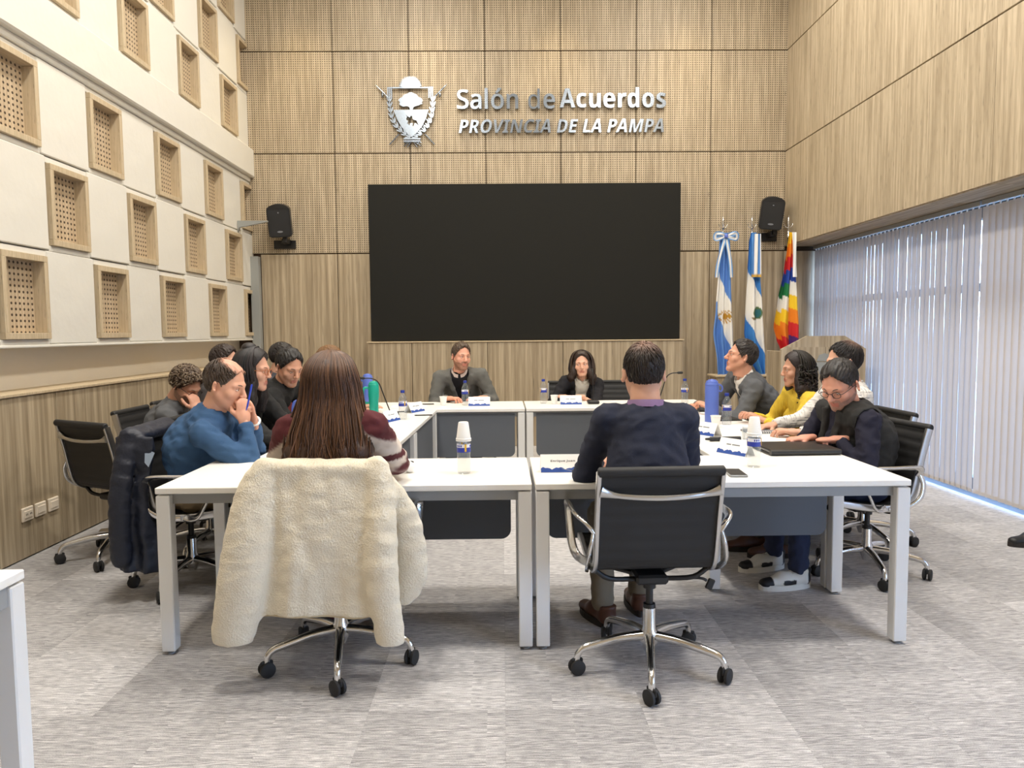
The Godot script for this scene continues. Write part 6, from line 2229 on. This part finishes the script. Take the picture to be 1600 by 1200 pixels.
func navy_jacket() -> void:
	var t := thing("rain_jacket", "navy jacket hung over the chair of the man in the blue sweater", "jacket", Vector3(-1.61, 0, -4.036), PI / 2 + 0.05)
	# local: +z towards the table; -x shows nearer the camera
	var f := Field.new(Vector3(-0.4, 0.06, -0.54), Vector3(0.34, 0.92, -0.02), 0.011)
	var n1 := noise(311, 5.0, 2)
	f.with(func(p: Vector3) -> float:
		var zs := -0.345 - 0.035 * sin(clampf((0.9 - p.y) / 0.6, 0.0, 1.0) * PI) + 0.02 * sin(p.x * 21.0 + p.y * 4.0) * clampf((0.85 - p.y) * 2.0, 0.0, 1.0) + 0.02 * n1.get_noise_3dv(p)
		return maxf(absf(p.z - zs) - 0.018, maxf(absf(p.x) - 0.25, maxf(p.y - 0.88, 0.20 + 0.05 * sin(p.x * 8.0) - p.y))), true)
	f.cap(Vector3(-0.23, 0.865, -0.325), Vector3(0.23, 0.865, -0.325), 0.04, 0.04, 0.03)
	f.cap(Vector3(-0.22, 0.85, -0.28), Vector3(0.22, 0.85, -0.28), 0.032, 0.032, 0.03)
	# sleeve and front panel hanging on the camera side
	for e in [[Vector3(-0.24, 0.83, -0.33), Vector3(-0.305, 0.55, -0.355), Vector3(-0.31, 0.24, -0.36), 0.05, 0.058, 0.05], [Vector3(0.24, 0.84, -0.33), Vector3(0.29, 0.55, -0.37), Vector3(0.29, 0.24, -0.38), 0.055, 0.065, 0.055]]:
		var cv := curve([e[0], e[1], e[2]], 4)
		for i in cv.size() - 1:
			var u := float(i) / (cv.size() - 1)
			f.cap(cv[i], cv[i + 1], lerpf(e[3], e[5], u) + (e[4] - e[3]) * sin(u * PI) * 0.6, lerpf(e[3], e[5], u + 1.0 / cv.size()), 0.012, Vector3.RIGHT, 0.7)
	# front panel: a sheet hanging beside the seat with upright folds
	f.with(func(p: Vector3) -> float:
		var d := clampf((0.85 - p.y) / 0.6, 0.0, 1.0)
		var xs := -0.245 - 0.035 * d + 0.02 * d * sin(p.z * 62.0 + p.y * 3.0) + 0.02 * n1.get_noise_3dv(p)
		var edge := -0.225 + 0.045 * d + 0.03 * sin(p.y * 9.0)
		return maxf(absf(p.x - xs) - 0.016, maxf(absf(p.z - (edge - 0.39) / 2.0) - (edge + 0.39) / 2.0, maxf(p.y - 0.86, 0.17 + 0.25 * (p.z + 0.39) * -0.4 - p.y))), true)
	var mb := MB.new()
	f.to(mb, fold_shape(0.0035, 83))
	part(mb, "shell", M.nylon, t)
	var ln := MB.new()
	var pts := PackedVector3Array()
	for r in 5:
		for k in 7:
			pts.append(Vector3(-0.268 - 0.003 * r, 0.80 - 0.018 * r - 0.004 * k, -0.235 + 0.008 * k - 0.0012 * r * k))
	ln.grid(pts, 5, 7)
	part(ln, "lining", M.nylon_lining, t)

# ------------------------------------------------------------------ things on the tables
func make_bottle() -> Node3D:
	var t := thing("water_bottle", "clear plastic water bottle", "bottle", Vector3.ZERO, 0.0, "plastic water bottles")
	var b := MB.new()
	b.lathe([Vector2(0.0, 0.006), Vector2(0.018, 0.004), Vector2(0.026, 0.0), Vector2(0.0305, 0.006), Vector2(0.0315, 0.02), Vector2(0.0300, 0.032), Vector2(0.0315, 0.045), Vector2(0.0300, 0.058), Vector2(0.0315, 0.07), Vector2(0.0300, 0.082), Vector2(0.0315, 0.094), Vector2(0.0315, 0.142), Vector2(0.029, 0.158), Vector2(0.022, 0.175), Vector2(0.015, 0.188), Vector2(0.0125, 0.196), Vector2(0.0125, 0.204)], 24)
	part(b, "body", M.pet, t)
	var l := MB.new()
	l.lathe([Vector2(0.0319, 0.100), Vector2(0.0319, 0.122)], 24)
	part(l, "label", M.label_blue, t)
	var l2 := MB.new()
	l2.lathe([Vector2(0.0319, 0.122), Vector2(0.0319, 0.138)], 24)
	for k in 5:
		pass
	part(l2, "label_band", M.label_white, t)
	var lm := MB.new()
	for k in 3:
		for j in 3:
			var a := TAU * k / 3.0 + j * 0.32
			lm.box(Vector3(cos(a), 0, sin(a)) * 0.0319 + Vector3(0, 0.129, 0), Vector3(0.002, 0.009, 0.0055), 0.0, Basis(Vector3.UP, -a))
	part(lm, "label_mark", M.label_blue, t)
	var ly := MB.new()
	for k in 2:
		var a := PI * k + 1.45
		ly.box(Vector3(cos(a), 0, sin(a)) * 0.0318 + Vector3(0, 0.121, 0), Vector3(0.0022, 0.034, 0.009), 0.0, Basis(Vector3.UP, -a))
	part(ly, "label_stripe", M.label_yellow, t)
	var c := MB.new()
	c.lathe([Vector2(0.0155, 0.199), Vector2(0.0155, 0.216), Vector2(0.014, 0.219), Vector2(0.0, 0.219)], 20)
	part(c, "cap", M.blue_cap, t)
	return t

func cup(label: String, at: Vector3, upside: bool, rims: int) -> void:
	var t := thing("foam_cup", label, "cup", at, 0.0, "white disposable cups")
	for i in rims:
		var b := MB.new()
		var o := Vector3(0, 0.008 * i, 0)
		var pr := [Vector2(0.0, 0.003), Vector2(0.021, 0.0), Vector2(0.0235, 0.004), Vector2(0.033, 0.074), Vector2(0.0355, 0.075), Vector2(0.0355, 0.079), Vector2(0.0315, 0.079), Vector2(0.0215, 0.006), Vector2(0.0, 0.006)]
		if upside:
			b.lathe(pr, 24, o + Vector3(0, 0.079, 0), Basis(Vector3.RIGHT, PI))
		else:
			b.lathe(pr, 24, o)
		part(b, "cup", M.foam_cup, t)

func name_card(label: String, at: Vector3, turn: float, text: String, w := 0.2) -> void:
	var t := thing("name_card", label, "name card", at, turn, "folded name cards")
	var h := 0.088
	var lean := 0.45
	for s in [1.0, -1.0]:
		var turn_b := Basis.IDENTITY if s > 0 else Basis(Vector3.UP, PI)
		var bs := turn_b * Basis(Vector3.RIGHT, -lean)
		var o := turn_b * Vector3(0, 0, sin(lean) * h)
		var face := MB.new()
		face.box(o + bs * Vector3(0, h / 2, 0), Vector3(w, h, 0.0015), 0.0, bs)
		var fo := part(face, "face", M.paper, t)
		var wave := PackedVector2Array([Vector2(-w / 2 + 0.001, 0.002), Vector2(w / 2 - 0.001, 0.002)])
		for k in 21:
			var u := 1.0 - k / 20.0
			wave.append(Vector2((u - 0.5) * (w - 0.002), 0.022 + 0.004 * sin(u * 19.0) + 0.003 * sin(u * 43.0)))
		var st := MB.new()
		st.extrude(wave, 0.0006, 0.0013, bs, o)
		part(st, "print_band", M.blue_print, t)
		var holder := Node3D.new()
		holder.name = "lettering"
		t.add_child(holder, true)
		holder.transform = Transform3D(bs, o)
		if text != "":
			glyphs(holder, text, true, -0.058, 0.058, 0.052, 0.009, 0.1, 0.0006, M.dark_print, 0.001, "name", true)
		else:
			var d := MB.new()
			for e in [[-0.045, 0.03], [-0.008, 0.05]]:
				d.box(Vector3(e[0] + e[1] / 2, 0.055, 0.001), Vector3(e[1], 0.006, 0.0006))
			part(d, "name", M.grey_print, holder)

func bottle_flask(called: String, label: String, at: Vector3, turn: float, r: float, h: float, m: Material, handle: bool) -> void:
	var t := thing(called, label, "flask", at, turn)
	var b := MB.new()
	b.lathe([Vector2(0.0, 0.0), Vector2(r * 0.8, 0.0), Vector2(r * 0.84, 0.006), Vector2(r * 0.88, h * 0.4), Vector2(r, h * 0.55), Vector2(r, h * 0.84), Vector2(r * 0.96, h * 0.86)] if handle else [Vector2(0.0, 0.0), Vector2(r * 0.97, 0.0), Vector2(r, 0.006), Vector2(r, h * 0.84), Vector2(r * 0.96, h * 0.86)], 28)
	part(b, "body", m, t)
	var l := MB.new()
	l.lathe([Vector2(r * 0.98, h * 0.862), Vector2(r * 0.98, h * 0.9), Vector2(r * 0.86, h * 0.92), Vector2(r * 0.84, h * 0.955), Vector2(r * 0.7, h * 0.965), Vector2(0.0, h * 0.965)], 28)
	part(l, "lid", m, t)
	var k := MB.new()
	k.lathe([Vector2(r * 0.42, h * 0.965), Vector2(r * 0.36, h * 0.985), Vector2(r * 0.12, h * 1.0), Vector2(0.0, h * 1.0)], 16)
	k.box(Vector3(0, h * 0.972, 0), Vector3(r * 1.2, 0.009, 0.016), 0.003)
	part(k, "spout", m, t)
	var hd := MB.new()
	if handle:
		hd.sweep(curve([Vector3(-r * 0.9, h * 0.78, 0), Vector3(-r * 1.6, h * 0.8, 0), Vector3(-r * 1.95, h * 0.7, 0), Vector3(-r * 1.95, h * 0.48, 0), Vector3(-r * 1.6, h * 0.36, 0), Vector3(-r * 0.88, h * 0.36, 0)], 4), [Vector2(-0.009, -0.006), Vector2(0.009, -0.006), Vector2(0.009, 0.006), Vector2(-0.009, 0.006)], [], Vector3.BACK)
	else:
		hd.tube(curve([Vector3(r * 0.8, h * 0.88, 0), Vector3(r * 1.3, h * 0.86, 0), Vector3(r * 1.55, h * 0.79, 0), Vector3(r * 1.35, h * 0.72, 0), Vector3(r * 0.98, h * 0.74, 0)], 4), 0.006, 8)
	part(hd, "handle", m, t)

func microphone(label: String, at: Vector3, turn: float, rise: float, reach: float) -> void:
	var t := thing("gooseneck_microphone", label, "microphone", at, turn, "gooseneck microphones")
	var b := MB.new()
	b.box(Vector3(0, 0.016, 0), Vector3(0.10, 0.032, 0.13), 0.008)
	part(b, "base", M.black_plastic, t)
	var s := MB.new()
	var path := curve([Vector3(0, 0.03, 0), Vector3(0, rise * 0.5, reach * 0.22), Vector3(0, rise * 0.86, reach * 0.42), Vector3(0, rise * 0.98, reach * 0.66), Vector3(0, rise, reach)], 5)
	s.tube(path, 0.0045, 8)
	part(s, "neck", M.black_plastic, t)
	var h := MB.new()
	h.tube([path[-1] - Vector3(0, 0, 0.012), path[-1], path[-1] + Vector3(0, 0.001, 0.03), path[-1] + Vector3(0, 0.001, 0.036)], [0.006, 0.011, 0.011, 0.005], 10)
	part(h, "head", M.black_mesh, t)

func flat_sheet(called: String, label: String, category: String, at: Vector3, turn: float, size: Vector2, m: Material, thick := 0.002, group := "") -> Node3D:
	var b := MB.new()
	b.box(Vector3(0, thick / 2, 0), Vector3(size.x, thick, size.y), minf(0.002, thick * 0.3))
	var o := part(b, called, m, self, at)
	o.rotation.y = turn
	tag(o, label, category, group)
	return o

func props() -> void:
	fleece_jacket()
	navy_jacket()
	var T := TH + 0.0005
	var bp := make_bottle()
	var bl := [
		[Vector3(-0.181, T, -3.36), 0.2, "clear water bottle under inverted cups on the long-haired woman's table"],
		[Vector3(1.189, T, -3.44), 0.9, "clear water bottle under inverted cups beside the black folder"],
		[Vector3(-0.748, T, -5.5), 0.5, "clear water bottle with blue cap between the teal mug and a tent card"],
		[Vector3(-0.332, T, -6.52), 1.1, "clear water bottle in front of the bearded man in the blazer"],
		[Vector3(0.369, T, -6.62), 2.0, "clear water bottle beside the woman in the black blazer"],
		[Vector3(1.62, T, -6.5), 0.3, "clear water bottle by the gooseneck microphone near the man in the suit"],
		[Vector3(1.53, T, -4.98), 1.6, "clear water bottle touching the tall blue flask"],
	]
	for i in bl.size():
		if i == 0:
			bp.position = bl[0][0]
			bp.rotation.y = bl[0][1]
			bp.set_meta("label", bl[0][2])
		else:
			copy(bp, "water_bottle", bl[i][2], bl[i][0], bl[i][1])
	cup("inverted white foam cups capping the bottle on the long-haired woman's table", Vector3(-0.181, T + 0.1505, -3.36), true, 2)
	cup("inverted white foam cups capping the bottle beside the black folder", Vector3(1.189, T + 0.1505, -3.44), true, 2)
	cup("white cup standing beside the bearded man's hands", Vector3(-0.527, T, -6.53), false, 1)
	cup("white cup beside the black blazer woman's name card", Vector3(0.463, T, -6.56), false, 1)
	cup("white cup next to the tall blue flask", Vector3(1.42, T, -4.86), false, 1)
	name_card("white name card with a legible printed name before the navy sweater man", Vector3(0.275, T, -3.38), 0.0, "Enrique Juan", 0.205)
	name_card("name card with blue band in front of the bearded man", Vector3(-0.205, T, -6.45), 0.0, "", 0.19)
	name_card("name card with blue band in front of the woman in the black blazer", Vector3(0.605, T, -6.5), 0.0, "", 0.19)
	name_card("name card seen end-on beside the gooseneck microphone and teal mug", Vector3(-0.83, T, -5.38), deg_to_rad(68), "", 0.19)
	name_card("name card near the dark pens past the water bottle", Vector3(-0.72, T, -6.0), deg_to_rad(62), "", 0.19)
	name_card("name card with blue band half hidden by the bottle beside the black folder", Vector3(1.215, T, -3.80), deg_to_rad(-58), "", 0.19)
	name_card("name card with blue band in front of the tall blue flask", Vector3(1.26, T, -4.52), deg_to_rad(-58), "", 0.19)
	name_card("plain back of a name card near the long-haired woman's elbow", Vector3(-0.62, T, -3.62), deg_to_rad(20), "", 0.15)
	bottle_flask("insulated_flask", "tall blue insulated flask with carry loop", Vector3(1.45, T, -5.06), 0.0, 0.047, 0.31, M.thermos_blue, false)
	bottle_flask("travel_mug", "teal insulated mug with side handle", Vector3(-1.02, T, -5.82), 0.15, 0.042, 0.27, M.thermos_green, true)
	bottle_flask("travel_mug", "blue insulated mug with side handle behind the teal one", Vector3(-1.19, T, -6.5), 0.0, 0.045, 0.29, M.thermos_blue, true)
	bottle_flask("travel_mug", "blue insulated mug beside the man in the black zipped jacket", Vector3(-1.225, T, -4.62), 0.1, 0.045, 0.28, M.thermos_blue, true)
	microphone("gooseneck microphone bent over the teal mug", Vector3(-0.875, T, -5.72), deg_to_rad(-80), 0.30, 0.2)
	microphone("gooseneck microphone rising behind the man in the navy sweater", Vector3(1.28, T, -6.05), deg_to_rad(80), 0.30, 0.17)
	microphone("gooseneck microphone in front of the woman in the black blazer", Vector3(0.81, T, -6.55), PI, 0.30, 0.05)
	# folder, phone, papers and small things
	var fo := thing("leather_folder", "black leather folder lying in front of the man in the vest", "folder", Vector3(1.555, T, -3.88), 0.03)
	for i in 2:
		var c := MB.new()
		c.box(Vector3(0, 0.006 + 0.02 * i, -0.004 * i), Vector3(0.37, 0.009, 0.29), 0.004)
		part(c, "cover", M.leather, fo)
	var sp := MB.new()
	sp.tube([Vector3(-0.184, 0.016, 0.142), Vector3(0.184, 0.016, 0.142)], 0.0145, 12)
	part(sp, "spine", M.leather, fo)
	var pg := MB.new()
	pg.box(Vector3(0, 0.016, 0), Vector3(0.34, 0.011, 0.26))
	part(pg, "pages", M.paper, fo)
	var ph := thing("smartphone", "dark smartphone lying beside the chair of the man in the navy sweater", "phone", Vector3(1.045, T, -3.27), -0.06)
	var pb := MB.new()
	pb.box(Vector3(0, 0.005, 0), Vector3(0.078, 0.009, 0.155), 0.003)
	part(pb, "body", M.rail_grey, ph)
	var ps := MB.new()
	ps.box(Vector3(0, 0.0097, 0), Vector3(0.072, 0.0012, 0.149))
	part(ps, "glass", M.black_plastic, ph)
	var wc := thing("ball_camera", "small white ball with a dark lens on the long-haired woman's table", "camera", Vector3(-0.436, T, -3.39))
	var wb := MB.new()
	wb.ball(Vector3(0, 0.027, 0), Vector3.ONE * 0.027, 24, 16)
	part(wb, "shell", M.white_plastic, wc)
	var wl := MB.new()
	wl.ball(Vector3(0.008, 0.048, -0.004), Vector3(0.013, 0.006, 0.012), 14, 8)
	part(wl, "lens", M.black_plastic, wc)
	flat_sheet("paper_sheet", "white sheets under the bearded reading man's hand", "paper", Vector3(1.50, T, -4.19), 0.1, Vector2(0.30, 0.21), M.paper)
	flat_sheet("paper_sheet", "white sheets in front of the man in the blue sweater", "paper", Vector3(-1.12, T, -3.92), 0.1, Vector2(0.3, 0.21), M.paper, 0.004)
	flat_sheet("paper_sheet", "white sheet by the woman in the yellow sweater", "paper", Vector3(1.6, T, -4.88), 0.05, Vector2(0.26, 0.2), M.paper)
	flat_sheet("paper_sheet", "white sheet on the table corner near the man in the suit", "paper", Vector3(1.45, T, -5.62), 0.2, Vector2(0.3, 0.21), M.paper)
	flat_sheet("paper_sheet", "white sheet lying near the bearded man's cup", "paper", Vector3(-0.82, T, -6.45), 0.05, Vector2(0.3, 0.2), M.paper)
	flat_sheet("leaflet", "dark folded leaflet between the end tables before the video wall", "leaflet", Vector3(-0.72, T + 0.0022, -6.62), 0.15, Vector2(0.2, 0.07), M.leather)
	flat_sheet("leaflet", "grey-blue leaflet beside the teal mug", "leaflet", Vector3(-1.04, T, -5.5), 0.3, Vector2(0.2, 0.16), mat(srgb(150, 172, 186), 0.5), 0.003)
	flat_sheet("tablet", "dark tablet lying in front of the man in the suit", "tablet", Vector3(1.62, T, -5.3), 0.1, Vector2(0.16, 0.22), M.leather, 0.01)
	# spiral notebook
	var nb := thing("spiral_notebook", "spiral notebook lying in front of the woman in the yellow sweater", "notebook", Vector3(1.63, T, -4.60), 0.02)
	var nm := MB.new()
	nm.box(Vector3(0, 0.006, -0.01), Vector3(0.2, 0.012, 0.15), 0.002)
	part(nm, "pages", M.grey_print, nb)
	for k in 14:
		var ri := MB.new()
		var ring := []
		for j in 9: ring.append(Vector3(-0.09 + k * 0.0138, 0.007 + 0.009 * sin(TAU * j / 8), 0.066 + 0.01 * cos(TAU * j / 8)))
		ri.tube(ring, 0.0018, 5, false)
		part(ri, "ring", M.white_metal, nb)
	# black tube with a clear end, lying
	var tu := thing("black_tube", "short black tube lying in front of the tent card by the blue flask", "tube", Vector3(1.29, T, -4.25), 0.05)
	var tb := MB.new()
	tb.tube([Vector3(-0.11, 0.014, 0), Vector3(-0.085, 0.014, 0), Vector3(-0.08, 0.014, 0), Vector3(0.1, 0.014, 0)], [0.006, 0.009, 0.0135, 0.0135], 14)
	part(tb, "barrel", M.black_plastic, tu)
	var gl := thing("drinking_glass", "clear drinking glass beside the black tube", "glass", Vector3(1.435, T, -4.27))
	var gb := MB.new()
	gb.lathe([Vector2(0.0, 0.003), Vector2(0.026, 0.0), Vector2(0.029, 0.004), Vector2(0.031, 0.08), Vector2(0.029, 0.08), Vector2(0.027, 0.008), Vector2(0.0, 0.008)], 20)
	part(gb, "tumbler", M.pet, gl)
	for e in [[Vector3(-0.86, T, -5.98), 0.3, M.black_plastic, "black pen lying beside the microphone near the teal mug"], [Vector3(-0.62, T, -5.72), 0.1, M.black_plastic, "black pen lying past the water bottle and teal mug"], [Vector3(1.36, T, -5.45), 0.4, M.pen_blue, "blue pen lying on the suit man's table"]]:
		var pn := MB.new()
		pn.tube([Vector3(-0.07, 0.005, 0), Vector3(-0.06, 0.005, 0), Vector3(0.065, 0.005, 0), Vector3(0.07, 0.005, 0)], [0.0015, 0.0048, 0.0048, 0.003], 8)
		var po := part(pn, "pen", e[2], self, e[0])
		po.rotation.y = e[1]
		tag(po, e[3], "pen", "pens on the tables")
	# blue pen between the fingers of the man in the blue sweater
	var hp := MB.new()
	hp.tube([Vector3(-1.325, 0.985, -3.80), Vector3(-1.318, 1.005, -3.80), Vector3(-1.292, 1.115, -3.80), Vector3(-1.29, 1.12, -3.80)], [0.002, 0.005, 0.005, 0.003], 8)
	tag(part(hp, "pen", M.pen_blue, self), "blue pen held upright by the man in the blue sweater", "pen", "pens on the tables")
	# folded spectacles before the near name card
	var fs := MB.new()
	for s in [-1.0, 1.0]:
		var ring := []
		for k in 13: ring.append(Vector3(s * 0.032 + 0.024 * cos(TAU * k / 12), 0.022 + 0.019 * sin(TAU * k / 12), 0))
		fs.tube(ring, 0.0014, 6, false)
		fs.tube([Vector3(s * 0.056, 0.03, 0), Vector3(s * 0.04, 0.02, -0.11), Vector3(s * 0.035, 0.004, -0.14)], 0.0015, 6)
	fs.tube([Vector3(-0.008, 0.026, 0), Vector3(0.008, 0.026, 0)], 0.0014, 6)
	var fo2 := part(fs, "reading_glasses", M.steel, self, Vector3(0.355, T, -3.26))
	fo2.rotation.y = 0.5
	tag(fo2, "thin-rimmed reading glasses lying before the name card", "glasses")
	# paper on the empty chair beside the woman in the black blazer
	var pc := flat_sheet("paper_sheet", "white sheet hung on the empty chair beside the black blazer woman", "paper", Vector3(1.19, 0.80, -7.10), 0.0, Vector2(0.13, 0.15), M.paper)
	pc.position = Vector3(1.25, 0.79, -7.685)
	pc.rotation = Vector3(PI / 2 - 0.2, 0.0, 0.0)
